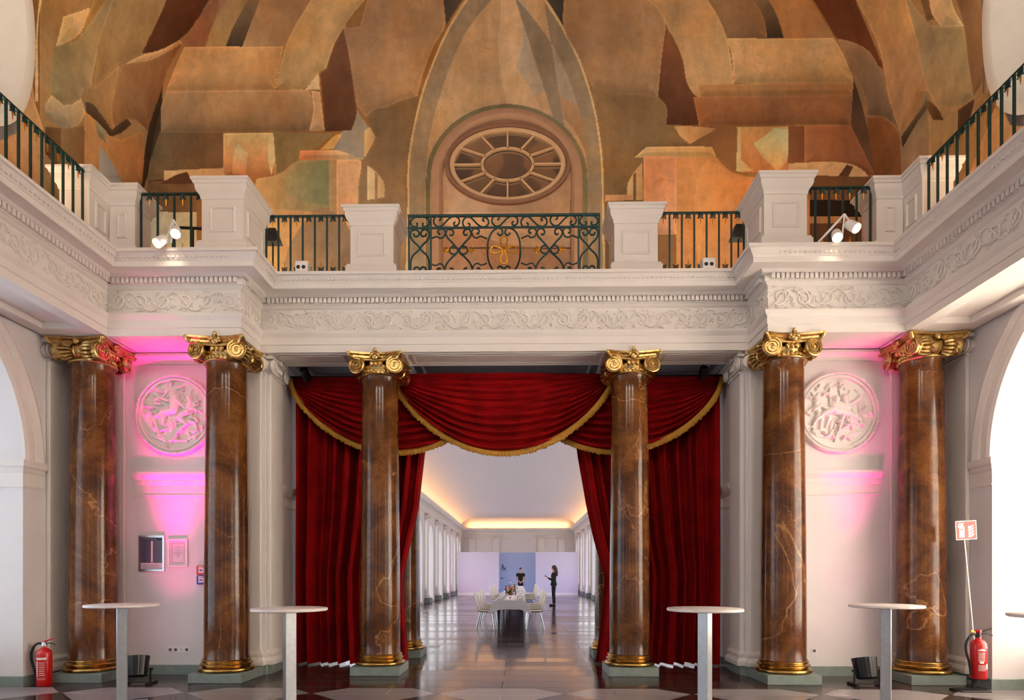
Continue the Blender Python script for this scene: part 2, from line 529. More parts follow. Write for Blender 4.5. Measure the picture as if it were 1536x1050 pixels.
# soffits (underside of architrave beams) and deck
sf = MB()
def soff(x0, x1, y0, y1, z=4.49):
    sf.add([(x0, y0, z), (x1, y0, z), (x1, y1, z), (x0, y1, z)], [(0, 1, 2, 3)])
for s in (-1, 1):
    X0, X1 = sorted((s * XS, s * (XS + .80)))
    # side beam underside with a sunk panel
    X0, X1 = (X0 + .012, X1 + .012) if s > 0 else (X0 - .012, X1 - .012)
    sf.box(X0, X1, -1.5, YS + .62, 4.57, 4.62)
    for xa, xb, ya, yb in ((X0, X0 + .17, -1.5, 8.5), (X1 - .17, X1, -1.5, 8.5)):
        sf.box(xa, xb, ya, yb, 4.4925, 4.60)
    sf.box(X0 + .17, X1 - .17, YS - .25, YS + .62, 4.4915, 4.60)
    # side bay beam, returns
    Xa, Xb = sorted((s * XI, s * XS))
    sf.box(Xa + .012, Xb - .012, YS + .012, YS + .60, 4.4945, 4.63)
    Xc, Xd = sorted((s * (XI + .012), s * (XI + .5)))
    sf.box(Xc, Xd, YS + .6, 9.2, 4.4955, 4.64)
sf.box(-XI, XI, YM + .012, YM + .60, 4.492, 4.72)
for i, (xa, xb) in enumerate(((-XI + .12, -2.2), (-1.37, 1.37), (2.2, XI - .12))):
    sf.sweep([(xa, YM + .09), (xb, YM + .09), (xb, YM + .51), (xa, YM + .51)], [(0, 4.488), (.0, 4.478), (.03, 4.474), (.045, 4.482), (.045, 4.489)], closed=True)
    sf.sweep([(xa + .09, YM + .16), (xb - .09, YM + .16), (xb - .09, YM + .44), (xa + .09, YM + .44)], [(0, 4.488), (.0, 4.48), (.02, 4.478), (.02, 4.489)], closed=True)
o = sf.build('trim_2', M['plaster'], smooth=False); struct(o, 'flat panelled undersides of the architrave beams', 'soffit')

cf = MB()
cf.box(-XI, XI, YM + .55, 11.0, 4.66, 4.75)
o = cf.build('ceiling_passage', M['coffer'], smooth=False); struct(o, 'dark coffered ceiling above the curtain', 'ceiling')
cb = MB()
for x in (-1.785, 1.785):
    cb.box(x - .28, x + .28, YM + .6, 10.9, 4.49, 4.66)
cb.box(-XI, XI, 10.3, 10.9, 4.44, 4.66)
cb.box(-XI, XI, YM + .60, YM + .66, 4.52, 4.66)
for (xa, xb) in ((-XI + .1, -2.12), (-1.45, 1.45), (2.12, XI - .1)):
    cb.sweep([(xa, YM + .72), (xb, YM + .72), (xb, 10.2), (xa, 10.2)], [(0, 4.66), (0, 4.60), (.05, 4.59), (.08, 4.62), (.1, 4.66)], closed=True)
    cb.sweep([(xa + .16, YM + .86), (xb - .16, YM + .86), (xb - .16, 10.0), (xa + .16, 10.0)], [(0, 4.66), (0, 4.63), (.03, 4.63), (.05, 4.66)], closed=True)
cb.build('coffer_beams', M['plaster_grey'], o)

# galleries' decks
dk = MB()
dk.box(-6.4, 6.4, YM + .05, 10.82, 5.2, 5.425)
for s in (-1, 1):
    a, b = sorted((s * (XS + .02), s * 6.4)); dk.box(a, b, -1.5, 8.57, 5.2, 5.425)
    a, b = sorted((s * (XI + .02), s * XS)); dk.box(a, b, YS + .02, 8.57, 5.2, 5.425)
struct(dk.build('floor_gallery', M['plaster_wall'], smooth=False), 'gallery floor behind the balustrades', 'floor')

# floor
fl = MB().box(-9, 9, -3, 52, -.15, 0).build('floor', M['floor'], smooth=False)
struct(fl, 'polished dark red-brown stone floor with pale lozenges in front', 'floor')

# ---- ground side walls with large arched windows
def side_wall(s, name):
    w = MB()
    zt = 4.50; t = .9
    AC = [(5.63, 2.0), (0.6, 2.0)]; zs = 2.84
    # outline by columns of quads: for each Y strip give the opening top
    ys = [-1.5]
    def op(y):
        for c, r in AC:
            if abs(y - c) < r - 1e-6:
                return min(zs + math.sqrt(max(0, r * r - (y - c) ** 2)), 4.40)
        return 0
    pts = set([-1.5, 8.75])
    for c, r in AC:
        for k in range(0, 49):
            pts.add(round(c - r * cos(pi * k / 48), 4))
    pts = sorted(p for p in pts if p >= -1.5)
    for a, b in zip(pts[:-1], pts[1:]):
        m = (a + b) / 2
        za = zb = op(m)
        if za > 0:
            za = op(a) or (zs if True else 0); zb = op(b) or zs
        for x in (s * WX, s * (WX + t)):
            w.add([(x, a, za), (x, b, zb), (x, b, zt + .1), (x, a, zt + .1)], [(0, 1, 2, 3)])
        if za > 0:
            w.add([(s * WX, a, za), (s * WX, b, zb), (s * (WX + t), b, zb), (s * (WX + t), a, za)], [(0, 1, 2, 3)])
    for c, r in AC:
        for y in (c - r, c + r):
            if y > -1.5:
                w.add([(s * WX, y, 0), (s * (WX + t), y, 0), (s * (WX + t), y, zs), (s * WX, y, zs)], [(0, 1, 2, 3)])
    o = struct(w.build(name, M['plaster_wall'], smooth=False), None, 'wall')
    o['label'] = ('left' if s < 0 else 'right') + ' side wall pierced by a tall arched window niche'
    # archivolt mouldings and imposts
    a = MB()
    for c, r in AC:
        for k0, k1 in ((0, pi),):
            pr = [(0.0, 0), (.0, .03), (.05, .045), (.06, .03), (.16, .03), (.17, .05), (.25, .07), (.29, .05), (.30, 0)]
            vs = []; fs = []; N = 48
            for i in range(N + 1):
                th = pi * i / N
                for q, h in pr:
                    rr = r + q
                    vs.append((s * (WX - h), c + rr * cos(th), min(zs + rr * sin(th), 4.49)))
            K = len(pr)
            for i in range(N):
                for q in range(K - 1):
                    fs.append((i * K + q, (i + 1) * K + q, (i + 1) * K + q + 1, i * K + q + 1))
            a.add(vs, fs)
        for e in (1, -1):
            y0 = c + e * r
            ya, yb = sorted((y0 - e * .0, y0 + e * .32))
            x0, x1 = sorted((s * (WX + .5), s * WX))
            # impost block
            ip = [(0, 2.50), (.015, 2.50), (.015, 2.52), (0.005, 2.53), (.005, 2.68), (.02, 2.70), (.03, 2.74), (.05, 2.76), (.06, 2.80), (.06, 2.84), (0, 2.84)]
            if e > 0: pth = [(s * (WX + .6), y0), (s * WX, y0), (s * WX, y0 + .34)]
            else: pth = [(s * WX, y0 - .34), (s * WX, y0), (s * (WX + .6), y0)]
            if s > 0: pth = pth[::-1]
            # right-hand normal must point into the opening / room
            a.sweep(pth if e > 0 else pth, [(p, z) for p, z in ip])
    a.build('archivolt', M['plaster'], o, ang=30)
    return o
side_wall(-1, 'wall_left'); side_wall(1, 'wall_right')

# windows in the niches
wn = 1
for s in (-1, 1):
    for c in (5.63, 0.6):
        x = s * (WX + .72)
        fm = MB(); gl = MB()
        z1 = 4.35
        for k in range(5):
            y = c - 1.96 + 3.92 * k / 4
            fm.cbox(x, y, z1 / 2, .06, .06, z1)
        for z in (.5, 1.4, 2.3, 3.2, 4.3):
            fm.cbox(x, c, z, .05, 3.92, .05)
        fm.box(min(x - .1, x + .1), max(x - .1, x + .1), c - 2, c + 2, 0.0, .45)
        f = struct(fm.build('window_%d' % wn, M['white'], smooth=False), 'tall %s window in the arched niche' % ('left' if s < 0 else 'right'), 'window')
        gl.box(x - .005, x + .005, c - 1.96, c + 1.96, .45, 4.35)
        gl.build('pane', M['glass'], f, smooth=False)
        wn += 1

# baseboards
bb = MB()
for s in (-1, 1):
    pts = [(s * WX, 7.63), (s * WX, YW), (s * 3.36, YW), (s * 3.36, 9.05), (s * 3.36, 10.9)]
    pts = [(s * (WX + .7), 7.63)] + pts
    if s > 0: pts = pts[::-1]
    bb.sweep(pts, [(0, 0), (.025, 0), (.025, .125), (.018, .132), (0, .132)])
struct(bb.build('baseboard_back', M['plinth'], smooth=False), 'grey-green stone baseboard along the niche walls', 'baseboard')

# ---- back walls of the two side bays, jambs of the opening
for s, nm in ((-1, 'wall_bay_left'), (1, 'wall_bay_right')):
    w = MB()
    a, b = sorted((s * 3.36, s * 6.05))
    w.box(a, b, YW, YW + .30, 0, 4.62)
    a2, b2 = sorted((s * 3.36, s * 3.9))
    w.box(a2, b2, YW + .3, 10.95, 0, 4.75)
    o = struct(w.build(nm, M['plaster_wall'], smooth=False), 'white wall of the %s bay between the marble columns' % ('left' if s < 0 else 'right'), 'wall')
    m = MB()
    # dado rail and lower string
    a, b = sorted((s * 4.02, s * 5.22))
    m.sweep([(a, YW), (b, YW)] , [(-.02, 2.50), (.012, 2.505), (.012, 2.525), (.005, 2.53), (.005, 2.66), (.012, 2.67), (.02, 2.70), (.02, 2.735), (.04, 2.76), (.055, 2.80), (.06, 2.805), (.06, 2.84), (0, 2.845)], capends=True)
    # cornice under the bay soffit
    m.sweep([(a - .05, YW), (b + .05, YW)], [(0, 4.36), (.02, 4.365), (.03, 4.40), (.06, 4.43), (.10, 4.45), (.10, 4.49)], capends=True)
    m.build('dado_rail', M['plaster'], o, ang=30)
    # impost moulding on the jamb next to the curtain
    j = MB()
    pts = [(s * 3.36, 9.16), (s * 3.36, 9.9)]
    if s > 0: pts = pts[::-1]
    j.sweep(pts, [(-.02, 2.42), (.01, 2.42), (.01, 2.45), (.005, 2.46), (.005, 2.58), (.02, 2.60), (.03, 2.64), (.06, 2.70), (.06, 2.74), (0, 2.745)], capends=True)
    j.build('impost', M['plaster'], o, ang=30)

# ---- pilasters behind columns and at the jambs
def pilaster_capital(parent, mat, w, dpt, z0, h=.27):
    """small ionic pilaster capital, face towards -Y, centre x=0, wall plane y=0"""
    k = MB()
    k.box(-w / 2, w / 2, -dpt, 0, z0, z0 + .05)
    k.tube([(-w / 2 - .01, -dpt - .01, z0 + .01), (w / 2 + .01, -dpt - .01, z0 + .01)], .014, 8)
    hw = w / 2 + .02
    k.box(-w / 2, w / 2, -dpt - .02, 0, z0 + .05, z0 + h - .04)
    for sx in (-1, 1):
        c = (sx * hw, -dpt - .03, z0 + .12)
        m = T(*c) @ RX(pi / 2)
        k.lathe([(.0, -.0), (.085, 0), (.095, .01), (.095, .03), (.08, .035), (0, .02)], 20, T(c[0], c[1] + .0, c[2]) @ RX(pi / 2))
        k.lathe([(.09, 0), (.07, .06), (.09, .13)], 16, T(c[0], c[1] + .14, c[2]) @ RX(pi / 2))
        sp = [(c[0] + sx * .08 * (1 - t) * cos(2.2 * 2 * pi * t + pi / 2), c[1] - .038, c[2] + .08 * (1 - t) * sin(2.2 * 2 * pi * t + pi / 2)) for t in [q / 24 for q in range(24)]]
        k.tube(sp, .009, 5)
    k.box(-hw - .05, hw + .05, -dpt - .05, 0, z0 + h - .045, z0 + h)
    for i in range(3):
        k.sphere((-.06 + .06 * i, -dpt - .03, z0 + .13), .03, 8, 6, (1, 1, 1.3))
    k.sphere((0, -dpt - .06, z0 + h - .02), .04, 8, 6, (1, .6, 1.1))
    k.tube([(-hw, -dpt - .035, z0 + .20), (0, -dpt - .03, z0 + .185), (hw, -dpt - .035, z0 + .20)], .018, 6)
    return k.build('capital', mat, parent)

def pilaster(x, y, rz, w, label, h=4.49, dpt=.10, z0=.132, group=None):
    p = empty('pilaster', (x, y, 0), rz, label, 'pilaster', group)
    MB().box(-w / 2 - .02, w / 2 + .02, -dpt - .004, 0, 0, z0).build('plinth', M['plinth'], p, smooth=False)
    b = MB()
    pr = [(.045, z0), (.055, z0 + .02), (.055, z0 + .06), (.035, z0 + .09), (.02, z0 + .11), (.03, z0 + .13), (.035, z0 + .16), (.01, z0 + .19), (0, z0 + .21)]
    b.sweep([(w / 2, 0), (w / 2, -dpt), (-w / 2, -dpt), (-w / 2, 0)][::-1], pr)
    b.build('base', M['plaster'], p, ang=30)
    s_ = MB(); s_.bev(-w / 2, w / 2, -dpt, .0, z0 + .1, h - .27, .012)
    s_.build('shaft', M['plaster'], p, smooth=False)
    pilaster_capital(p, M['plaster'], w, dpt, h - .28)
    return p

for s, sd in ((-1, 'left'), (1, 'right')):
    pilaster(s * 3.64, YW, 0, .48, 'white pilaster behind the inner marble column of the %s bay' % sd, dpt=.05)
    pilaster(s * 5.58, YW, 0, .50, 'white pilaster behind the outer marble column of the %s bay' % sd, dpt=.05)
    pilaster(s * 3.36, YW + .27, -s * pi / 2, .44, 'white ionic pilaster on the %s jamb beside the red curtain' % sd, dpt=.06)
    pilaster(s * WX, 8.25, -s * pi / 2, .50, 'white wall pilaster on the %s side wall between column and window niche' % sd, dpt=.05)

# ---- mural on the back wall and the barrel vault
RB, ZC, YB = 6.38, 7.86, 10.80
POLY_B = []   # (points px, colour1, colour2, angle)
def PB(pts, c1, c2=None, ang=0.0, hi=None):
    POLY_B.append((pts, c1, c2 or c1, ang, hi))
tan1 = (172, 128, 80)
PB([(200,-20),(520,-20),(520,80),(200,80)], (150,100,62), (172,128,84))
PB([(270,-5),(330,-5),(312,72),(255,72)], (166,100,62), (150,92,58))
PB([(318,40),(340,0),(372,-5),(338,71),(308,71)], (172,134,80), (160,120,72))
PB([(375,-5),(392,-5),(380,25),(363,71),(338,71),(350,40)], (140,108,78), (58,48,40), 1.57)
PB([(392,-5),(470,-5),(440,40),(423,71),(363,71)], (176,132,88), (158,112,70))
PB([(216,300),(216,270),(224,200),(244,137),(300,190),(345,205),(345,300)], (64,42,26), (112,84,56))
PB([(240,196),(336,198),(337,252),(330,256),(215,272)], (108,88,62), (120,84,52))
PB([(241,137),(464,135),(472,160),(487,196),(415,198),(241,199)], (176,132,86), (142,108,76), 1.57, 1)
PB([(272,70),(425,70),(412,135),(244,137),(252,108)], (208,154,92), (186,132,72), 1.0, 1)
PB([(335,200),(405,199),(412,230),(415,266),(335,268)], (226,176,116), (178,104,52), 1.57, 1)
PB([(410,198),(500,200),(470,225),(430,252),(415,264)], (128,108,66), (150,116,70))
PB([(350,235),(356,215),(372,230),(368,262),(348,262)], (232,196,150), (196,120,70), 1.57)
PB([(410,200),(412,240),(407,262),(402,240),(404,199)], (226,180,130))
PB([(380,290),(385,268),(415,262),(450,240),(494,240),(494,312),(400,330)], (200,152,96), (138,132,92), 0.0)
PB([(430,262),(452,243),(493,241),(493,308),(450,300),(425,285)], (164,146,104), (118,124,88), 0.0)
PB([(494,240),(505,240),(505,330),(494,330)], (172,130,84))
PB([(505,240),(542,240),(542,420),(505,420)], (222,150,98), (206,130,78), 1.57, 1)
PB([(395,312),(505,320),(505,420),(395,420)], (224,160,90), (176,128,84), 0.0)
PB([(425,420),(432,375),(455,335),(480,310),(500,318),(525,345),(532,420)], (166,128,92), (140,106,78))
PB([(215,272),(293,272),(296,318),(215,318)], (104,76,50), (126,90,58))
PB([(246,256),(336,252),(338,272),(300,276),(280,262),(262,276),(246,270)], (228,170,122), (210,150,104))
PB([(212,318),(295,318),(295,380),(212,380)], (214,198,172), (206,180,146), 0.0)
PB([(265,262),(280,258),(296,276),(240,276)], (92,56,34))
PB([(449,240),(450,226),(548,225),(545,239)], (206,116,60), (220,176,128), 0.0, 1)
PB([(500,224),(485,222),(515,197),(528,190),(533,160),(545,180),(563,205),(552,225),(545,238)], (128,122,124), (156,138,116), 0.0)
PB([(500,223),(514,200),(505,202),(480,225)], (206,150,70))
PB([(533,155),(535,170),(527,196),(520,196),(528,190)], (214,160,104))
PB([(546,196),(556,190),(565,205),(553,226),(546,238)], (214,164,108), (186,140,92))
PB([(540,40),(552,-5),(668,-5),(668,37),(650,70),(635,110),(625,146),(605,150),(580,160),(560,165),(549,176),(533,153),(525,90),(515,42)], (158,112,70), (182,140,100), 0.4, 1)
PB([(549,176),(560,165),(580,160),(605,150),(625,145),(640,145),(640,420),(545,420),(545,240),(555,225),(563,205),(555,190)], (124,94,62), (152,116,78), 1.57, 1)
PB([(551,248),(562,256),(576,274),(577,296),(551,300)], (212,176,128), (190,150,100))
PB([(562,256),(567,262),(567,300),(562,300)], (150,116,76))
PB([(515,42),(522,75),(533,150),(535,170),(527,196),(487,197),(484,150),(480,110),(489,103),(495,85),(502,66)], (118,72,44), (92,56,36), 1.57, 1)
PB([(467,136),(480,138),(487,196),(464,196),(470,165)], (204,158,112), (186,140,96), 0, 1)
PB([(478,108),(480,134),(458,134),(466,124)], (208,170,122))
PB([(552,-5),(530,20),(515,42),(500,70),(495,85),(489,103),(478,108),(465,125),(452,135),(413,133),(420,100),(430,65),(445,35),(470,-5)], (198,150,92), (178,140,84), 1.2, 1)
# arch band with moulded highlight
bandL_o = [(608,420),(611,310),(612,240),(620,190),(632,140),(650,90),(670,45),(702,-5)]
bandL_i = [(742,-5),(715,25),(695,55),(675,100),(658,150),(645,200),(640,240),(637,310),(637,420)]
bandR_o = [(908,420),(906,310),(904,240),(898,190),(887,140),(868,85),(845,40),(815,-5)]
bandR_i = [(772,-5),(792,18),(825,62),(850,110),(868,165),(879,230),(882,310),(884,420)]
PB(bandL_o + [(758,-30)] + bandR_o[::-1], (188,148,106), (172,132,90), 1.57)
PB([(780,-5),(800,28),(832,75),(852,112),(868,160),(805,148),(790,130),(775,100),(768,40)], (170,150,130), (160,138,118))
PB([(806,140),(828,140),(866,158),(876,200),(880,232),(862,196),(838,172),(806,160)], (186,140,94), (150,108,70), 0.8)
PB([(752,0),(775,0),(785,60),(774,100),(800,140),(812,164),(760,156),(748,90)], (200,160,118), (190,150,110))
PB(bandL_o + bandL_i, (156,132,106), (132,112,92), 0.6)
PB(bandR_i + bandR_o[::-1], (132,112,92), (152,128,102), 0.6)
PB([(608,420),(611,310),(612,240),(620,190),(632,140),(650,90),(670,45),(702,-5),(705,-5),(673,47),(653,91),(635,141),(623,191),(615,241),(614,310),(612,420)], (214,166,112))
PB([(908,420),(906,310),(904,240),(898,190),(887,140),(868,85),(845,40),(815,-5),(812,-5),(842,42),(865,87),(884,141),(895,191),(901,241),(903,310),(904,420)], (214,166,112))
PB([(665,-5),(697,-5),(680,20),(669,39)], (72,64,58), (92,78,66))
PB([(817,-5),(846,-5),(845,39),(832,18)], (72,64,58), (60,54,48))
# olive line over the archivolt
ell = lambda cx, cy, rx, ry, t0, t1, n=24: [(cx + rx * cos(t0 + (t1 - t0) * k / n), cy - ry * sin(t0 + (t1 - t0) * k / n)) for k in range(n + 1)]
PB([(639,420)] + ell(760, 268, 121, 112, pi, 0) + [(881,420),(874,420)] + ell(760, 268, 114, 104, 0, pi) + [(646,420)], (112,102,72), (122,110,78))
PB([(646,420)] + ell(760, 268, 114, 104, pi, 0) + [(874,420)], (182,144,116), (170,130,100))
PB([(663,318),(857,318),(857,356),(663,338)], (196,156,124), (186,140,104))
PB([(663,336),(700,345),(760,366),(857,372),(857,420),(663,420)], (166,116,84), (158,110,78))
PB([(663,371),(857,371),(857,373),(663,373)], (70,46,34))
PB([(663,300),(665,300),(665,420),(663,420)], (60,44,36)); PB([(855,300),(857,300),(857,420),(855,420)], (60,44,36))
# right half
PB([(846,-5),(967,-5),(990,15),(999,40),(992,90),(987,146),(960,142),(930,142),(905,135),(893,131),(888,130),(868,85),(846,42)], (154,110,70), (176,132,88), 0.8, 1)
PB([(888,130),(905,136),(930,143),(960,143),(985,147),(997,152),(1001,165),(999,187),(1010,190),(1022,205),(1042,218),(1000,225),(968,232),(966,420),(908,420),(904,240),(898,190)], (142,106,66), (104,80,50), 1.57, 1)
PB([(1055,-5),(1126,-5),(1145,25),(1151,58),(1090,58),(1075,25)], (158,118,80), (140,98,62), 0, 1)
PB([(1126,-5),(1150,-5),(1164,20),(1176,57),(1151,57),(1145,25)], (132,104,72), (58,46,36), 1.57)
PB([(1150,-5),(1215,-5),(1240,38),(1262,70),(1176,57),(1164,20)], (196,132,66), (168,108,56), 0.8)
PB([(967,-5),(1058,-5),(1077,25),(1091,60),(1100,125),(1101,146),(1050,146),(1040,140),(1030,125),(1020,85),(1005,50),(988,15)], (186,136,84), (202,156,98), 1.0, 1)
PB([(999,40),(1012,60),(1024,90),(1031,125),(1040,140),(1048,150),(1048,188),(999,187),(1001,165),(995,152),(987,145),(992,90)], (132,78,44), (86,48,28), 1.57)
PB([(1040,146),(1280,143),(1276,187),(1049,189)], (170,104,54), (134,82,44), 0.4, 1)
PB([(1046,126),(1280,124),(1280,143),(1101,146),(1050,146)], (186,128,66), (170,112,56), 0, 1)
PB([(1090,58),(1250,57),(1268,85),(1281,118),(1280,125),(1100,125),(1097,80)], (210,158,96), (190,140,80), 0.8, 1)
PB([(1281,110),(1300,150),(1312,262),(1270,268),(1276,187),(1280,125)], (70,48,34), (104,68,42), 1.57)
PB([(1010,189),(1048,189),(1105,189),(1104,256),(1075,235),(1040,218),(1020,205)], (116,80,44), (146,94,46), 0)
PB([(1011,189),(1048,190),(1075,193),(1035,216),(1020,204)], (214,160,100), (176,116,62), 0)
PB([(1105,190),(1183,190),(1181,260),(1110,258)], (220,148,74), (186,106,44), 1.57)
PB([(1107,190),(1111,190),(1112,240),(1130,256),(1110,258),(1104,256)], (232,178,116), (222,140,80))
PB([(1130,215),(1150,202),(1162,192),(1182,194),(1180,240),(1166,258),(1140,230)], (240,196,136), (206,144,78), 1.57)
PB([(1183,189),(1206,189),(1206,246),(1183,246)], (132,74,34), (116,62,28))
PB([(1206,189),(1276,187),(1312,262),(1206,246)], (160,92,44), (134,72,34), 0.4, 1)
PB([(1183,245),(1265,244),(1290,252),(1305,266),(1300,272),(1183,272)], (192,142,90), (206,152,96))
PB([(1255,268),(1270,247),(1280,250),(1270,270)], (90,52,28))
PB([(1183,262),(1330,266),(1330,300),(1183,300)], (108,66,32))
PB([(1014,235),(1072,234),(1095,256),(1130,266),(1215,270),(1215,420),(1014,420)], (200,132,64), (172,102,44), 0.3)
PB([(1060,240),(1095,256),(1140,280),(1120,420),(1048,420),(1048,260)], (208,142,74), (190,112,48))
PB([(952,236),(970,220),(1068,220),(1074,235)], (214,166,110), (198,146,72), 0, 1)
PB([(966,235),(1014,235),(1014,352),(966,352)], (196,126,82), (204,138,98), 1.57, 1)
PB([(940,300),(942,275),(950,260),(963,244),(965,300)], (206,170,122), (176,134,84))
PB([(950,262),(954,257),(954,300),(950,300)], (120,86,54))
PB([(908,292),(948,292),(948,300),(908,302)], (196,138,92))
PB([(908,302),(966,302),(966,420),(908,420)], (120,86,54))
PB([(966,352),(1014,352),(1014,420),(966,420)], (130,88,50))
PB([(1215,300),(1310,300),(1310,325),(1215,325)], (34,20,12)); PB([(1215,325),(1310,325),(1310,335),(1215,335)], (156,100,48)); PB([(1215,335),(1310,335),(1310,380),(1215,380)], (88,48,22))

POLY_L = []; POLY_R = []
def PL(*a): POLY_L.append((a[0], a[1], a[2] if len(a) > 2 else a[1], a[3] if len(a) > 3 else 0.0, 1))
def PR(*a): POLY_R.append((a[0], a[1], a[2] if len(a) > 2 else a[1], a[3] if len(a) > 3 else 0.0, 1))
PL([(60,-30),(320,-30),(320,300),(60,300)], (160,122,74), (150,104,62))
PL([(175,-30),(260,-30),(218,80),(180,95),(140,132),(150,60)], (170,142,92), (158,112,60), 1.0)
PL([(262,-30),(330,-30),(282,48),(268,60),(240,78),(213,80),(250,0)], (112,62,32), (72,40,22), 0.8)
PL([(215,82),(240,75),(270,60),(274,66),(250,80),(228,90),(180,100)], (206,164,112), (190,140,88))
PL([(182,97),(225,90),(272,66),(250,110),(238,165),(222,196),(203,180),(194,178),(172,196),(168,165)], (164,116,68), (128,78,40), 0.0)
PL([(134,90),(140,132),(180,97),(168,165),(172,196),(150,180),(132,150)], (158,122,70), (176,130,80), 0.6)
PL([(80,70),(115,62),(145,20),(165,-20),(178,-20),(150,60),(137,130),(125,135),(120,150),(95,158),(75,145)], (118,110,74), (178,146,102), 0.3)
PL([(150,-20),(172,-20),(143,22),(117,55)], (176,134,54), (150,100,40))
PL([(95,25),(135,12),(118,52),(90,68),(84,70)], (222,178,128), (206,160,112))
PL([(67,160),(72,150),(78,142),(95,158),(108,156),(122,148),(128,168),(120,185),(105,193),(85,188),(68,172)], (206,170,120), (150,136,112), 1.57)
PL([(68,190),(93,192),(93,260),(68,230)], (96,66,42), (120,84,52))
PL([(92,193),(127,188),(127,265),(92,250)], (140,108,66), (128,88,56))
PL([(127,166),(150,188),(165,204),(182,210),(214,196),(218,280),(127,280)], (182,130,74), (160,100,50), 0.0)
PL([(128,152),(136,154),(152,172),(168,195),(176,188),(190,178),(198,186),(182,199),(165,205),(150,187),(129,168)], (98,74,56), (58,42,32), 0.5)
PL([(142,180),(160,198),(160,215),(148,205)], (128,120,96))
PL([(222,197),(244,130),(240,200),(216,282),(212,282)], (58,40,24))
PL([(-400,-400),(52,-400),(52,150),(64,192),(64,300),(-400,300)], (196,140,70), (200,150,100), 1.57)
PL([(28,-30),(44,-30),(40,48),(38,30)], (204,104,34))
PL([(62,-30),(69,-30),(58,30),(57,120),(57,152),(53,152),(53,100),(55,40)], (222,180,122), (200,160,116))
PL([(-20,150),(40,130),(62,190),(60,330),(-40,330)], (206,150,92), (186,118,58), 1.57)
PL([(-20,205),(10,150),(28,175),(24,200),(0,210)], (120,112,116))
PR([(1200,-30),(1480,-30),(1480,330),(1200,330)], (168,126,78), (150,104,60))
PR([(1205,-30),(1270,-30),(1300,40),(1322,92),(1326,104),(1292,84),(1256,58),(1236,38),(1212,0)], (92,44,18), (128,68,32), 1.0)
PR([(1256,58),(1275,62),(1300,74),(1318,100),(1332,142),(1350,196),(1330,178),(1300,172),(1300,150),(1290,128),(1272,92)], (176,136,98), (98,78,66), 1.2)
PR([(1270,-30),(1352,-30),(1375,60),(1392,136),(1350,200),(1332,142),(1326,104),(1318,70),(1300,30)], (206,158,88), (176,126,86), 1.2)
PR([(1350,-30),(1372,10),(1395,38),(1445,42),(1456,110),(1461,145),(1432,162),(1405,160),(1391,135),(1375,60)], (124,118,80), (186,148,104), 0.9)
PR([(1372,-30),(1392,-10),(1403,30),(1390,30)], (120,88,52))
PR([(1392,-30),(1425,-30),(1430,10),(1446,40),(1412,41),(1398,20)], (222,176,124), (206,160,112))
PR([(1425,-30),(1466,-30),(1474,120),(1460,145),(1452,90),(1446,40)], (152,112,70), (128,90,56))
PR([(1300,176),(1325,176),(1345,194),(1352,222),(1352,290),(1308,290)], (150,92,42), (112,60,26), 0.8)
PR([(1350,200),(1372,178),(1391,136),(1393,165),(1395,290),(1352,290)], (128,112,88), (158,116,80), 1.2)
PR([(1352,205),(1372,176),(1392,148),(1394,158),(1372,190),(1354,222)], (110,90,66), (64,52,36))
PR([(1393,150),(1412,163),(1437,163),(1437,220),(1395,250)], (150,122,78), (164,128,88), 1.57)
PR([(1393,150),(1404,160),(1416,180),(1400,180),(1391,165)], (70,46,26), (110,74,40))
PR([(1437,165),(1462,148),(1460,160),(1445,200),(1436,212)], (84,56,36))
PR([(1460,160),(1490,120),(1505,140),(1462,180)], (186,146,96), (150,112,70))
PR([(1473,-30),(1477,-30),(1480,60),(1476,140),(1474,140)], (110,96,88))
PR([(1478,-30),(1497,-30),(1488,60),(1500,140),(1480,140)], (176,134,86), (196,150,98))
PR([(1486,-30),(1497,-30),(1490,30)], (160,86,44))
PR([(1500,140),(1536,120),(2000,-400),(2000,400),(1440,300)], (196,140,80), (170,110,54), 1.57)
PR([(1500,150),(1536,140),(1536,190),(1515,188)], (92,84,92))

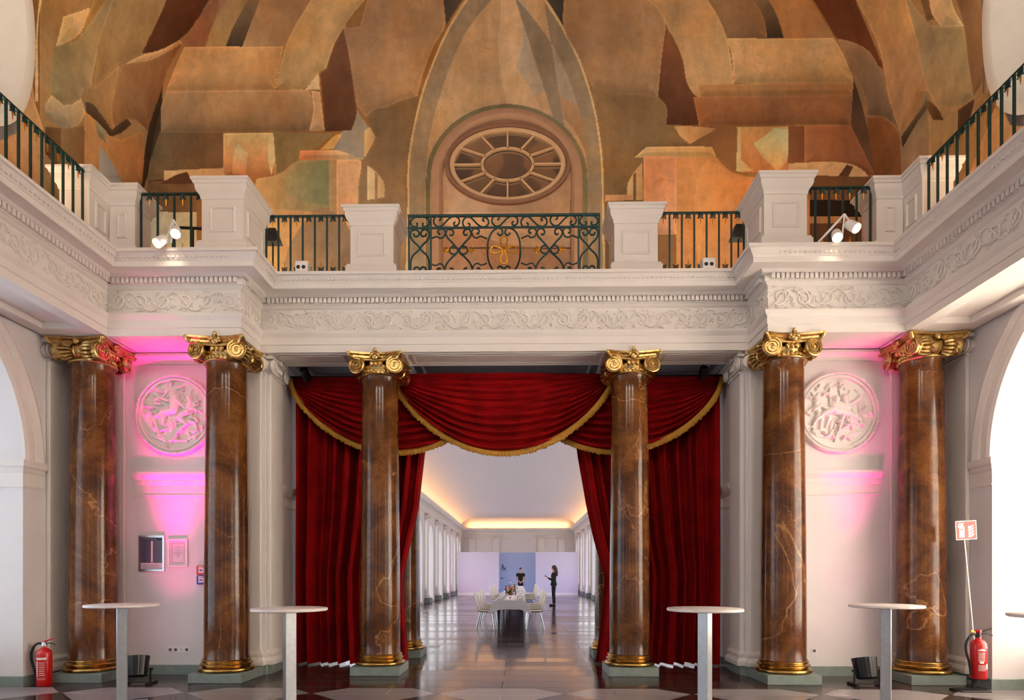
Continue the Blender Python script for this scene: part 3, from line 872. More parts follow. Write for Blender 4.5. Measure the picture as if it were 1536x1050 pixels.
def paint(U, V, base, polys, conv):
    """U, V wall coordinates (numpy); polygons converted into wall coordinates by conv"""
    N = U.shape[0]
    C = np.empty((N, 3)); C[:] = [lin(x) for x in base]
    for pts, c1, c2, ang, hi in polys:
        # refine edges and roughen them slightly like torn plaster
        P = []
        n = len(pts)
        V2 = [Vector(p) for p in pts]
        tan = []
        for i in range(n):
            e0 = V2[i] - V2[i - 1]; e1 = V2[(i + 1) % n] - V2[i]
            if e0.length > 1e-6 and e1.length > 1e-6 and abs(e0.angle_signed(e1)) < R(38): tan.append((e0.normalized() + e1.normalized()).normalized())
            else: tan.append(None)
        for i in range(n):
            a_, b_ = V2[i], V2[(i + 1) % n]; d_ = b_ - a_; L = d_.length
            k = max(1, int(L / 5))
            ta = tan[i] * L if tan[i] is not None else d_; tb = tan[(i + 1) % n] * L if tan[(i + 1) % n] is not None else d_
            for q in range(k):
                u_ = q / k; h1 = 2 * u_ ** 3 - 3 * u_ ** 2 + 1; h2 = u_ ** 3 - 2 * u_ ** 2 + u_; h3 = -2 * u_ ** 3 + 3 * u_ ** 2; h4 = u_ ** 3 - u_ ** 2
                w_ = a_ * h1 + ta * h2 + b_ * h3 + tb * h4
                P.append((w_.x, w_.y))
        W = np.array([conv(a, b) for a, b in P])
        x0, y0 = W.min(0); x1, y1 = W.max(0)
        idx = np.nonzero((U >= x0) & (U <= x1) & (V >= y0) & (V <= y1))[0]
        if not len(idx): continue
        u = U[idx]; v = V[idx]
        ins = np.zeros(len(idx), bool)
        A = W; B = np.roll(W, -1, 0)
        for (ax, ay), (bx, by) in zip(A, B):
            if ay == by: continue
            c = ((ay > v) != (by > v)) & (u < (bx - ax) * (v - ay) / (by - ay) + ax)
            ins ^= c
        idx = idx[ins]; u = u[ins]; v = v[ins]
        if not len(idx): continue
        dx, dy = cos(ang), -sin(ang)
        p = (u - x0) / max(1e-6, x1 - x0) * dx + (y1 - v) / max(1e-6, y1 - y0) * -dy
        t = np.clip(p / (abs(dx) + abs(dy)), 0, 1)[:, None]
        a1 = np.array([lin(x) for x in c1]); a2 = np.array([lin(x) for x in c2])
        col = a1 * (1 - t) + a2 * t
        lum = col.mean(1, keepdims=True); col = (col * .80 + lum * .20) * 1.62; col = np.minimum(col * np.array([.95, 1.05, 1.04]), .85)
        if hi:
            # painted edges: a light line on top edges, darker wash at the opposite ones
            dmin = np.full(len(idx), 9.0); up = np.zeros(len(idx))
            for (ax, ay), (bx, by) in zip(A, B):
                ex, ey = bx - ax, by - ay; L2 = ex * ex + ey * ey + 1e-9
                s_ = np.clip(((u - ax) * ex + (v - ay) * ey) / L2, 0, 1)
                dd = np.hypot(u - ax - s_ * ex, v - ay - s_ * ey)
                m = dd < dmin
                dmin[m] = dd[m]; up[m] = (v - (ay + s_ * ey))[m] / np.maximum(dd[m], 1e-6)
            k = np.exp(-(dmin / 0.022) ** 2)[:, None]
            g = np.exp(-(dmin / 0.16) ** 2)[:, None] * np.clip(up, 0, 1)[:, None]
            col = col * (1 - .30 * g)
            col = col * (1 + .22 * k)
        C[idx] = col
    return C

def set_paint(o, C):
    me = o.data
    at = me.color_attributes.new('paint', 'FLOAT_COLOR', 'POINT')
    arr = np.ones((len(me.vertices), 4), np.float32); arr[:, :3] = C
    at.data.foreach_set('color', arr.ravel())

def np_grid(name, us, vs, fn, mat, keep=None):
    U, V = np.meshgrid(us, vs); nu, nv = len(us), len(vs)
    P = fn(U.ravel(), V.ravel())
    i = np.arange(nu - 1); j = np.arange(nv - 1)
    I, J = np.meshgrid(i, j); a = (J * nu + I).ravel()
    F4 = np.stack([a, a + 1, a + nu + 1, a + nu], 1)
    if keep is not None:
        uc = (U[:-1, :-1] + U[1:, 1:]).ravel() / 2; vc = (V[:-1, :-1] + V[1:, 1:]).ravel() / 2
        F4 = F4[keep(uc, vc)]
    me = bpy.data.meshes.new(name)
    me.vertices.add(len(P)); me.vertices.foreach_set('co', P.astype(np.float32).ravel())
    me.loops.add(F4.size); me.loops.foreach_set('vertex_index', F4.astype(np.int32).ravel())
    me.polygons.add(len(F4)); me.polygons.foreach_set('loop_start', np.arange(0, F4.size, 4, dtype=np.int32))
    me.update(calc_edges=True)
    me.polygons.foreach_set('use_smooth', [True] * len(me.polygons))
    me.materials.append(mat)
    o = bpy.data.objects.new(name, me); COL.objects.link(o)
    return o, U.ravel(), V.ravel()

# back wall
us = np.arange(-6.42, 6.421, 0.0132)
vs = np.concatenate([np.arange(5.40, 11.9, 0.0132), np.arange(11.9, 14.4, 0.12)])
ow, U, V = np_grid('wall_back', us, vs, lambda u, v: np.stack([u, np.full_like(u, YB), v], 1), M['mural'],
                   keep=lambda u, v: (np.hypot(u, np.maximum(v - ZC, 0)) < 6.43) & ~((u / 1.0) ** 2 + ((v - 8.57) / .60) ** 2 < 1))
set_paint(ow, paint(U, V, tan1, POLY_B, lambda a, b: on_y(a, b, YB)))
struct(ow, 'painted lunette wall behind the gallery with oval window and pointed arch', 'wall')

# barrel vault: coordinate t = arc length up the left/right side from z=5.4
def vault_fn(s):
    def fn(u, t):
        z = 5.40 + t
        a = np.maximum(z - ZC, 0) / RB
        x = np.where(z < ZC, s * RB, s * RB * np.cos(a))
        zz = np.where(z < ZC, z, ZC + RB * np.sin(a))
        return np.stack([x, u, zz], 1)
    return fn
def vault_conv(s):
    def conv(px, py):
        # intersect the view ray with the wall / vault
        a = (px - 768) / F; b = (860 - py) / F
        ca, sa = cos(YAW), sin(YAW)
        # direction: d=1 : x = a*ca - sa ; y = a*sa + ca ; z = b
        dx, dy, dz = a * ca - sa, a * sa + ca, b
        if s * dx <= 1e-4: dx = s * 1e-4
        d = (s * RB - CX) / dx
        z = CH + dz * d
        if z > ZC:
            A = dx * dx + dz * dz; B = 2 * (CX * dx + (CH - ZC) * dz); C_ = CX * CX + (CH - ZC) ** 2 - RB * RB
            d = (-B + math.sqrt(max(0, B * B - 4 * A * C_))) / (2 * A)
            x = CX + dx * d; z = CH + dz * d
            t = ZC + RB * math.atan2(z - ZC, s * x) - 5.40
        else: t = z - 5.40
        return dy * d, t
    return conv
OVC, OVT, OVA, OVB = 7.20, 2.90, .91, 1.27     # oval side windows (Y, t)
def oval_keep(u, v):
    return ((u - OVC) / (OVA + .02)) ** 2 + ((v - OVT) / (OVB + .02)) ** 2 > 1
TMAX = ZC - 5.40 + RB * pi / 2
for s, nm, pl, base in ((-1, 'ceiling_vault_left', POLY_L, (160,122,76)), (1, 'ceiling_vault_right', POLY_R, (160,118,72))):
    us = np.concatenate([np.arange(-1.5, 5.6, .1), np.arange(5.6, 7.9, .0165), np.arange(7.9, 8.8, .007), np.arange(8.8, YB + .01, .0165)])
    vs = np.concatenate([np.arange(0, 8.2, .0165), np.linspace(8.2, TMAX, 90)])
    def keep(u, v, s=s):
        k = oval_keep(u, v)
        if s < 0:
            k &= ~((u > 9.58) & (u < 10.42) & (v < 2.72 - .95 * (1 - np.sqrt(np.clip(1 - ((u - 9.58) / .84) ** 2, 0, 1)))))
        return k
    ov, U, V = np_grid(nm, us, vs, vault_fn(s), M['mural'], keep)
    # generic painted drapery patches over the part of the vault in front of the picture
    C = paint(U, V, base, pl, vault_conv(s))
    far = U < 5.6
    ph = np.floor(U * 1.3 + np.sin(V * 1.7) * .5 + 30).astype(int) * 7 + np.floor(V * 1.1 + np.sin(U * 1.9) * .4).astype(int) * 13
    pal = np.array([[lin(c) for c in q] for q in ((172,130,80),(136,96,60),(196,150,96),(104,70,46),(160,124,84),(120,116,92),(186,120,66))])
    C[far] = pal[ph[far] % 7]
    set_paint(ov, C)
    struct(ov, 'painted barrel vault, %s half' % ('left' if s < 0 else 'right'), 'vault')
    # oval window trim and pane
    N = 64
    f = vault_fn(s)
    def ring(a, b, off):
        th = np.linspace(0, 2 * pi, N, endpoint=False)
        P = f(OVC + a * np.cos(th), OVT + b * np.sin(th))
        z = np.maximum(P[:, 2] - ZC, 0); an = np.arcsin(np.clip(z / RB, 0, 1))
        P[:, 0] += s * off * np.cos(an); P[:, 2] += off * np.sin(an)
        return [tuple(p) for p in P]
    vv = []; ff = []
    for a, b, off in ((OVA + .13, OVB + .13, -.0), (OVA + .13, OVB + .13, -.03), (OVA + .04, OVB + .04, -.04), (OVA, OVB, -.02), (OVA, OVB, .0), (OVA - .16, OVB - .18, .55)):
        vv += ring(a, b, off)
    for k in range(5):
        for i in range(N):
            j = (i + 1) % N; ff.append((k * N + i, k * N + j, (k + 1) * N + j, (k + 1) * N + i))
    w = MB().add(vv, ff).build('window_%d' % (5 if s < 0 else 6), M['white'], ang=40)
    struct(w, 'tall oval window with pale reveal in the %s side of the vault' % ('left' if s < 0 else 'right'), 'window')
    vv = ring(OVA - .15, OVB - .17, .56)
    MB().add(vv, [tuple(range(N))]).build('blind', M['blind'], w, smooth=False)

# white passage behind the small arch at the left corner
MB().box(-7.2, -6.40, 9.3, 10.7, 5.42, 8.3).build('niche_tmp', M['white']) if False else None
nb = MB(); nb.box(-7.0, -6.98, 9.4, 10.6, 5.42, 8.3); nb.box(-7.0, -6.4, 10.43, 10.5, 5.42, 8.3); nb.box(-7.0, -6.4, 9.45, 9.55, 5.42, 8.3); nb.box(-7.0, -6.4, 9.4, 10.6, 8.2, 8.3)
struct(nb.build('door_1', M['blind'], smooth=False), 'white quarter-arch opening in the corner of the gallery wall', 'doorway')

# archivolt round the oval window (real moulding), frame and panes
ax0, az0 = on_y(760, 268, YB); s_ = F / (YB)
av = MB(); vs_ = []; fs_ = []
pts = []
def arcp(rx, ry, n=40):
    L = [(-rx, 5.43)]
    L += [(rx * -cos(pi * k / n), az0 + ry * sin(pi * k / n)) for k in range(n + 1)]
    L += [(rx, 5.43)]
    return L
pr = [(114, 104, 0), (113, 103, .05), (108, 98, .09), (101, 92, .10), (98, 88, .07), (96, 86, 0.0)]
rows = [[(x + ax0, YB - h, z) for x, z in arcp(a / s_, b / s_)] for a, b, h in pr]
n = len(rows[0])
for r_ in rows: vs_ += r_
for k in range(len(rows) - 1):
    for i in range(n - 1): fs_.append((k * n + i, k * n + i + 1, (k + 1) * n + i + 1, (k + 1) * n + i))
av.add(vs_, fs_)
o = av.build('trim_3', simple('archivolt_paint', rgb(196, 156, 126), .8, var=.06), ang=40); struct(o, 'rounded archivolt moulding over the oval window', 'moulding')
wc = (0.0, YB - .02, 8.57)
def oval_ring(rows_, N=72):
    vv = []; ff = []
    for a, b, y in rows_:
        for i in range(N):
            t = 2 * pi * i / N
            vv.append((wc[0] + a * cos(t), wc[1] + y, wc[2] + b * sin(t)))
    for k in range(len(rows_) - 1):
        for i in range(N):
            j = (i + 1) % N; ff.append((k * N + i, k * N + j, (k + 1) * N + j, (k + 1) * N + i))
    return MB().add(vv, ff)
w = oval_ring([(1.10, .71, .02), (1.10, .71, -.05), (1.05, .67, -.06), (1.02, .645, -.02), (1.02, .645, .03), (.98, .61, .05), (.98, .61, .10)]).build('window_7', simple('window_surround', rgb(150, 112, 90), .8, var=.06), ang=30)
struct(w, 'oval window with twelve radial glazing bars above the gallery', 'window')
fr_m = simple('window_frame_cream', rgb(226, 188, 146), .6, var=.04)
k = oval_ring([(1.015, .64, .04), (1.015, .64, -.01), (1.0, .63, -.025), (.945, .59, -.025), (.93, .575, -.01), (.93, .575, .06)])
vi = oval_ring([(.465, .30, .03), (.465, .30, -.015), (.425, .265, -.015), (.425, .265, .03)]); k.add(vi.v, vi.f)
for i in range(12):
    t = 2 * pi * i / 12 + pi / 2
    a = Vector((.44 * cos(t), .28 * sin(t))); b = Vector((.95 * cos(t), .59 * sin(t)))
    d = (b - a).normalized(); nn = Vector((-d.y, d.x)) * .014
    vs_ = []
    for y in (-.015, .03):
        for p in (a - nn, a + nn, b + nn, b - nn): vs_.append((wc[0] + p.x, wc[1] + y, wc[2] + p.y))
    k.add(vs_, [(0, 1, 2, 3), (7, 6, 5, 4), (0, 4, 5, 1), (1, 5, 6, 2), (2, 6, 7, 3), (3, 7, 4, 0)])
fo = k.build('window_frame', fr_m, w, ang=30)
N = 64
MB().add([(wc[0] + .97 * cos(2 * pi * i / N), wc[1] + .045, wc[2] + .60 * sin(2 * pi * i / N)) for i in range(N)], [tuple(range(N))]).build('pane', M['mirror'], fo, smooth=False)

# wall behind camera with three tall windows (light enters there)
wf = MB()
zt = 14.4
xs = [-6.4, -4.6, -3.2, -.8, .8, 3.2, 4.6, 6.4]
for a, b, opn in ((-6.4, -4.3, 0), (-4.3, -2.9, 1), (-2.9, -.75, 0), (-.75, .75, 1), (.75, 2.9, 0), (2.9, 4.3, 1), (4.3, 6.4, 0)):
    if opn:
        wf.box(a, b, -1.8, -1.5, 0, .5); wf.box(a, b, -1.8, -1.5, 4.2, 7.0); wf.box(a, b, -1.8, -1.5, 9.6, zt)
    else: wf.box(a, b, -1.8, -1.5, 0, zt)
wf.box(-7.0, -6.4, -1.8, -1.5, 0, zt); wf.box(6.4, 7.0, -1.8, -1.5, 0, zt)
struct(wf.build('wall_front', M['plaster_wall'], smooth=False), 'wall opposite the curtain', 'wall')
# ================================================================== COLUMNS
def gold_capital(mat, parent, name='capital'):
    """ionic capital, origin at bottom centre, scroll faces towards -Y and +Y, height .30"""
    k = MB()
    k.lathe([(.245, 0), (.275, .005), (.283, .018), (.275, .03), (.25, .036), (.25, .09), (.27, .12), (.26, .16), (.2, .2)], 48)
    # incised frieze of small beads on the neck
    for i in range(28):
        a = 2 * pi * i / 28
        k.sphere((.256 * cos(a), .256 * sin(a), .066), .019, 6, 5, (1, 1, 1.4))
    # egg mouldings
    for sy in (-1, 1):
        for i in range(-1, 2):
            k.sphere((i * .062, sy * .275, .150), .034, 10, 7, (.85, .8, 1.15))
            k.tube([(i * .062 + .031 , sy * .28, .175), (i * .062 + .031, sy * .295, .125)], .008, 5)
    # volutes
    for sy in (-1, 1):
        for sx in (-1, 1):
            cx, cz = sx * .262, .128
            tw = sx * sy * .22
            m = T(cx, sy * .285, cz) @ RZ(-tw) @ RX(pi / 2 if sy < 0 else -pi / 2)
            k.lathe([(0, -.03), (.105, -.03), (.118, -.02), (.122, 0), (.118, .02), (.108, .024), (.100, .012), (0, .012)], 32, m)
            sp = []; rr = []
            nn = 46
            for q in range(nn):
                t = q / (nn - 1)
                ang = pi / 2 + 2.6 * 2 * pi * t * (1 if sx * (-sy) > 0 else -1)
                r_ = .100 * (1 - t) ** .85 + .012
                sp.append((r_ * cos(ang), r_ * sin(ang), .022)); rr.append(.0125 * (1 - .45 * t))
            k.tube(sp, rr, 6, m)
            k.sphere((0, 0, .016), .020, 8, 6, (1, 1, .8), m)
            # seeds between the turns
            for q in range(12):
                a = 2 * pi * q / 12
                k.sphere((.066 * cos(a), .066 * sin(a), .012), .007, 5, 4, (1, 1, 1), m)
    # bolsters with leaves and belt
    for sx in (-1, 1):
        m = T(sx * .262, 0, .128) @ RX(pi / 2)
        pr = [(.108, -.28), (.112, -.24), (.096, -.20), (.082, -.13), (.074, -.06), (.085, -.045), (.089, -.03), (.078, -.02), (.088, 0), (.078, .02), (.089, .03), (.085, .045), (.074, .06), (.082, .13), (.096, .20), (.112, .24), (.108, .28)]
        k.lathe(pr, 36, m, rfun=lambda a, z: 1 + (.07 * cos(9 * a) if .05 < abs(z) < .25 else 0))
        for sy in (-1, 1):
            for q in range(7):
                a = (q - 3) * .42 + (0 if sx > 0 else pi)
                b0 = (.10 * cos(a), -.10 * sin(a) * 1, 0)
                pts = []
                for t in (0, .35, .7, 1):
                    rr = .088 + .03 * sin(pi * t) ** .5 * (1 if t < 1 else .6)
                    pts.append((sx * .262 + rr * cos(a), sy * (.07 + .17 * t), .128 + rr * sin(a)))
                k.tube(pts, [.014, .022, .02, .008], 5)
    # abacus with hollow sides and horned corners
    outl = []
    def side(p, q, n=10):
        for i in range(n):
            t = i / n
            x = p[0] + (q[0] - p[0]) * t; y = p[1] + (q[1] - p[1]) * t
            c = sin(pi * t) * .065
            nx, ny = (p[0] + q[0]) / 2, (p[1] + q[1]) / 2
            L = math.hypot(nx, ny)
            outl.append((x - nx / L * c, y - ny / L * c))
    cs = []
    A, B = .385, .335
    cs = [(B, -A), (A, -B), (A, B), (B, A), (-B, A), (-A, B), (-A, -B), (-B, -A)]
    for i in range(8):
        p, q = cs[i], cs[(i + 1) % 8]
        if i % 2 == 1: side(p, q)
        else: outl.append(p)
    n = len(outl)
    vs = []; fs = []
    for sc_, z in ((.86, .218), (.90, .225), (.90, .25), (.95, .258), (1.0, .268), (1.0, .292), (.9, .296)):
        vs += [(x * sc_, y * sc_, z) for x, y in outl]
    for r_ in range(6):
        for i in range(n):
            j = (i + 1) % n; fs.append((r_ * n + i, r_ * n + j, (r_ + 1) * n + j, (r_ + 1) * n + i))
    fs.append(tuple(range(n))); fs.append(tuple(range(6 * n, 7 * n)))
    k.add(vs, fs)
    for sx in (-1, 1):
        for sy in (-1, 1):
            k.sphere((sx * .362, sy * .362, .276), .026, 8, 6)
            k.tube([(sx * .30, sy * .30, .22), (sx * .345, sy * .345, .235), (sx * .36, sy * .36, .262)], [.03, .028, .02], 7)
    # canalis band under abacus
    for sy in (-1, 1):
        k.tube([(-.30, sy * .30, .215), (-.15, sy * .285, .203), (0, sy * .28, .196), (.15, sy * .285, .203), (.30, sy * .30, .215)], .022, 8)
        # fleuron with crown
        y = sy * .335
        k.sphere((0, y, .232), .046, 10, 8, (1.05, .6, 1))
        k.sphere((0, y - 0, .205), .030, 8, 6, (1, .9, .8))
        for q in (-1, 1):
            k.sphere((q * .044, y, .262), .026, 8, 6, (1, .7, 1.2))
            k.sphere((q * .062, y, .232), .018, 6, 5)
        k.tube([(0, y, .26), (0, y, .30)], [.026, .018], 8)
        k.lathe([(.020, .296), (.032, .303), (.032, .312), (.016, .318)], 10, T(0, y, 0))
        k.sphere((0, y, .333), .022, 10, 8)
    for sx in (-1, 1):
        k.sphere((sx * .335, 0, .24), .04, 8, 6, (.6, 1, 1))
    return k.build(name, mat, parent, ang=50)

def column(x, y, rz, label, top=4.49, first=None):
    c = empty('marble_column', (x, y, 0), rz, label, 'column')
    if first:
        for ch in kids(first):
            d = ch.copy(); COL.objects.link(d); d.parent = c
        return c
    MB().bev(-.345, .345, -.345, .345, 0, .123, .006).build('plinth', M['plinth'], c, smooth=False)
    pr = [(.30, .123), (.34, .127), (.352, .14), (.352, .165), (.338, .18), (.315, .185), (.305, .197), (.312, .208), (.325, .212), (.332, .222), (.325, .233), (.305, .238), (.298, .25), (.306, .262), (.312, .268), (.306, .279), (.29, .285)]
    MB().lathe(pr, 56).build('base', M['bronze'], c, ang=60)
    z0, z1 = .28, 4.215
    pr = [(.292, z0), (.290, z0 + .02), (.283, z0 + .04)]
    for k in range(1, 25):
        t = k / 24
        pr.append((.283 - .033 * t ** 1.7, z0 + .04 + (z1 - z0 - .09) * t))
    pr += [(.258, z1 - .03), (.262, z1 - .015), (.258, z1)]
    MB().lathe(pr, 64).build('shaft', M['marble'], c, ang=60)
    cp = gold_capital(M['gold'], c); cp.location = (0, 0, 4.188)
    return c
CXS = (1.785, 3.71, 5.52); YM_C, YS_C = 8.83, 8.22
c0 = column(-CXS[0], YM_C, 0, 'brown marble column with gilded capital standing left of the dining hall view')
column(CXS[0], YM_C, 0, 'brown marble column with gilded capital standing right of the dining hall view', first=c0)
column(-CXS[1], YS_C, 0, 'dark marble column just right of the magenta-lit medallion', first=c0)
column(CXS[1], YS_C, 0, 'dark marble column just left of the pale pink medallion', first=c0)
column(-CXS[2], YS_C, pi / 2, 'leftmost marble column, its capital turned sideways and half lit red', first=c0)
column(CXS[2], YS_C, pi / 2, 'rightmost marble column with golden veins beside the extinguisher sign', first=c0)
column(-CXS[0], 10.6, 0, 'rear marble column half hidden behind the left curtain', first=c0)
column(CXS[0], 10.6, 0, 'rear marble column in shadow behind the right curtain', first=c0)

# ================================================================== PEDESTALS
def pedestal(x0, x1, y0, y1, label, zt=6.385, zb=5.43, faces=('F',)):
    cx, cy = (x0 + x1) / 2, (y0 + y1) / 2
    p = empty('pedestal', (cx, cy, zb), 0, label, 'pedestal')
    w, d, h = (x1 - x0) / 2, (y1 - y0) / 2, zt - zb
    loop = [(-w, -d), (-w, d), (w, d), (w, -d)]          # right-hand side is outside when going clockwise seen from above
    m = MB()
    m.sweep(loop[::-1], [(.0, 0), (.055, 0), (.055, .15), (.045, .155), (.035, .185), (.015, .19), (0, .20)][:], closed=True)
    # orientation check: flip offsets if they go inwards
    m.build('base', M['plaster'], p, ang=25)
    b = MB(); b.box(-w, w, -d, d, .0, h - .03); b.build('body', M['plaster'], p, smooth=False)
    cpp = MB()
    cpp.sweep(loop[::-1], [(0, h - .24), (.012, h - .235), (.012, h - .215), (.02, h - .19), (.05, h - .15), (.06, h - .12), (.062, h - .075), (.075, h - .07), (.085, h - .04), (.10, h - .03), (.10, h), (-.02, h)], closed=True)
    cpp.box(-w - .09, w + .09, -d - .09, d + .09, h - .02, h - .001)
    cpp.build('cap', M['plaster'], p, ang=25)
    pn = MB()
    def panel(width, mtx):
        a = width / 2 - .10
        z0, z1 = .30, h - .33
        for ins, q in ((0, .018),):
            fr_ = [(-a, z0), (a, z0), (a, z1), (-a, z1)]
            prf = [(0, 0), (.004, -.014), (.012, -.02), (.022, -.02), (.03, -.008), (.034, 0)]
            vs = []; fs = []
            for i_, hh in prf:
                for px_, pz_ in fr_:
                    vs.append((px_ - math.copysign(i_, px_), hh, pz_ + (i_ if pz_ == z0 else -i_)))
            for r_ in range(len(prf) - 1):
                for i in range(4):
                    j = (i + 1) % 4; fs.append((r_ * 4 + i, r_ * 4 + j, (r_ + 1) * 4 + j, (r_ + 1) * 4 + i))
            pn.add(vs, fs, mtx)
            pn.box(-a + .034, a - .034, -.004, 0, z0 + .034, z1 - .034, mtx)
    if 'F' in faces: panel(2 * w, T(0, -d, 0))
    if 'L' in faces: panel(2 * d, T(-w, 0, 0) @ RZ(-pi / 2))
    if 'R' in faces: panel(2 * d, T(w, 0, 0) @ RZ(pi / 2))
    pn.build('panel', M['plaster'], p, smooth=False)
    return p
YMF = 8.36; YSF = 7.74
pedestal(-2.085, -1.50, YMF, YMF + .50, 'white panelled pedestal above the left middle column, left of the scrollwork railing')
pedestal(1.50, 2.085, YMF, YMF + .50, 'white panelled pedestal above the right middle column, right of the scrollwork railing')
pedestal(-3.80, -3.27, YSF, YSF + .66, 'deep white corner pedestal above the column right of the magenta medallion', faces=('F', 'R'))
pedestal(3.27, 3.80, YSF, YSF + .66, 'deep white corner pedestal above the column left of the pale medallion', faces=('F', 'L'))
pedestal(-5.44, -5.07, 7.50, 7.90, 'white pedestal ending the left side railing, golden on its near face', faces=('R',))
pedestal(5.07, 5.44, 7.50, 7.90, 'white pedestal ending the right side railing, golden on its near face', faces=('L',))
pedestal(-5.06, -4.73, 7.86, 8.20, 'narrow white pedestal at the left end of the left bay balustrade', faces=('F',))
pedestal(4.73, 5.06, 7.86, 8.20, 'narrow white pedestal at the right end of the right bay balustrade', faces=('F',))

# ================================================================== PLAIN RAILINGS
def railing(p0, p1, nb, label, zb=5.53, zt=6.33):
    a = Vector(p0); b = Vector(p1); L = (b - a).length; ang = math.atan2(b.y - a.y, b.x - a.x)
    r_ = empty('railing', (a.x, a.y, zb), ang, label, 'railing')
    h = zt - zb
    MB().box(0, L, -.018, .018, h - .022, h).build('top_rail', M['iron'], r_, smooth=False)
    MB().box(0, L, -.018, .018, 0, .022).build('bottom_rail', M['iron'], r_, smooth=False)
    st = L / (nb - 1) * .985
    bar = None; orn = None; spike = None
    for i in range(nb):
        x = L * .0075 + i * st
        if bar is None:
            bar = MB().box(-.011, .011, -.011, .011, -.10, h).build('bar', M['iron'], r_, smooth=False)
        else:
            c = bar.copy(); COL.objects.link(c); bar_ = c
        (bar if i == 0 else bar_).location = (x, 0, 0)
    for i in range(nb - 1):
        x = L * .0075 + (i + .5) * st
        for top in (0, 1):
            sgn = -1 if top else 1
            z0 = h - .022 if top else .022
            if orn is None:
                k = MB()
                for sx in (-1, 1):
                    k.tube([(0, 0, 0), (sx * .020, 0, .008), (sx * .026, 0, .03), (sx * .020, 0, .052), (sx * .034, 0, .064), (sx * .042, 0, .056)], [.012, .012, .011, .010, .009, .004], 6)
                k.tube([(0, 0, 0), (0, 0, .06)], [.012, .009], 6)
                orn = k.build('finial', M['iron'], r_)
                g = MB(); g.tube([(0, -.001, .035), (0, -.001, .07), (0, -.001, .10), (0, -.001, .145)], [.006, .0105, .007, .002], 6)
                spike = g.build('spike', M['gilt'], orn)
                o_ = orn
            else:
                o_ = orn.copy(); COL.objects.link(o_); q = spike.copy(); COL.objects.link(q); q.parent = o_
            o_.location = (x, -.004, z0); o_.rotation_euler = (pi if top else 0, 0, 0)
    return r_
YR = 8.42; YRS = 7.90
railing((-3.27, YR), (-2.08, YR), 8, 'plain green iron railing left of the scrollwork railing, over the red curtain')
railing((2.08, YR), (3.27, YR), 8, 'plain green iron railing right of the scrollwork railing, over the red curtain')
railing((-4.68, YRS), (-3.80, YRS), 5, 'short green railing in the left bay with a black handrail behind')
railing((3.80, YRS), (4.68, YRS), 6, 'short green railing in the right bay with dark opening behind')
railing((-5.09, -1.4), (-5.09, 7.48), 56, 'long green railing running along the left side gallery')
railing((5.09, 7.48), (5.09, -1.4), 56, 'long green railing running along the right side gallery')

# stair handrail behind the left bay railing
hr = empty('handrail', (-4.65, 8.6, 5.43), 0, 'black tubular handrail behind the short left bay railing', 'handrail')
MB().tube(catmull([(0, 0, .30), (0, 0, .76), (.04, 0, .84), (.2, 0, .845), (.5, 0, .82), (.95, 0, .74)], 5), .021, 8).build('rail', M['black'], hr)
MB().cyl((.28, 0, 0), (.28, 0, .84), .012).build('post', M['black'], hr)

# ================================================================== SCROLLWORK RAILING
sr = empty('scrollwork_railing', (0, 8.36, 5.43), 0, 'green wrought iron railing with scrolls and gilded knot in the centre', 'railing')
Q = 1 / 110.4            # design unit
zc = 405.5
def dz(py): return (405.5 - py) * Q
TT = lambda x, y: ((x) * Q, 0, dz(y))
fr_ = MB()
fr_.box(-144 * Q, 144 * Q, -.014, .014, dz(314), dz(310.5)); 
fr_.build('top_rail', M['iron'], sr, smooth=False)
MB().box(-144 * Q, 144 * Q, -.010, .010, dz(331.5), dz(329)).build('middle_rail', M['iron'], sr, smooth=False)
MB().box(-150 * Q, 150 * Q, -.010, .010, dz(402), dz(399.5)).build('bottom_rail', M['iron'], sr, smooth=False)
for x in (-142, -109, 112, 143):
    MB().box((x - 1.3) * Q, (x + 1.3) * Q, -.012, .012, dz(405), dz(311)).build('post', M['iron'], sr, smooth=False)
SW = .0135
def curl(pts, sx=1, sy=1, ox=0, oy=0, mb=None, r=SW, n=5):
    P = [TT(ox + sx * x, oy + sy * y) for x, y in pts]
    c = catmull(P, n)
    mb.tube(c, [r] * (len(c) - 1) + [r * 1.3], 7)
# side panels : hourglass of two scrolls
def hour(cx, wdt):
    m = MB()
    k = wdt / 14.5
    for sx in (-1, 1):
        up = [(0, 0), (4, -5.5), (10, -11), (14, -18), (13.5, -25), (9, -28.5), (3.5, -27), (1.2, -22.5), (3.5, -18.5), (8, -19), (9.2, -22)]
        curl([(x * k, y) for x, y in up], sx, 1, cx, 361, m)
        dn = [(0, 0), (4, 4.5), (10, 10), (13.5, 18), (14, 28), (12.5, 34.5), (8, 38), (3, 36.5), (.8, 32), (3, 28.2), (7.5, 28.5), (9, 32)]
        curl([(x * k, y) for x, y in dn], sx, 1, cx, 361, m)
        # top lyre
        tp = [(0, -15), (8, -14.5), (13.5, -9), (13, -3), (8, 0), (4, -2), (4.5, -5.5)]
        curl([(x * k, y) for x, y in tp], sx, 1, cx, 328.5, m)
    return m.build('scroll', M['iron'], sr)
hour(-125.5, 14.5); hour(127.5, 14.0)
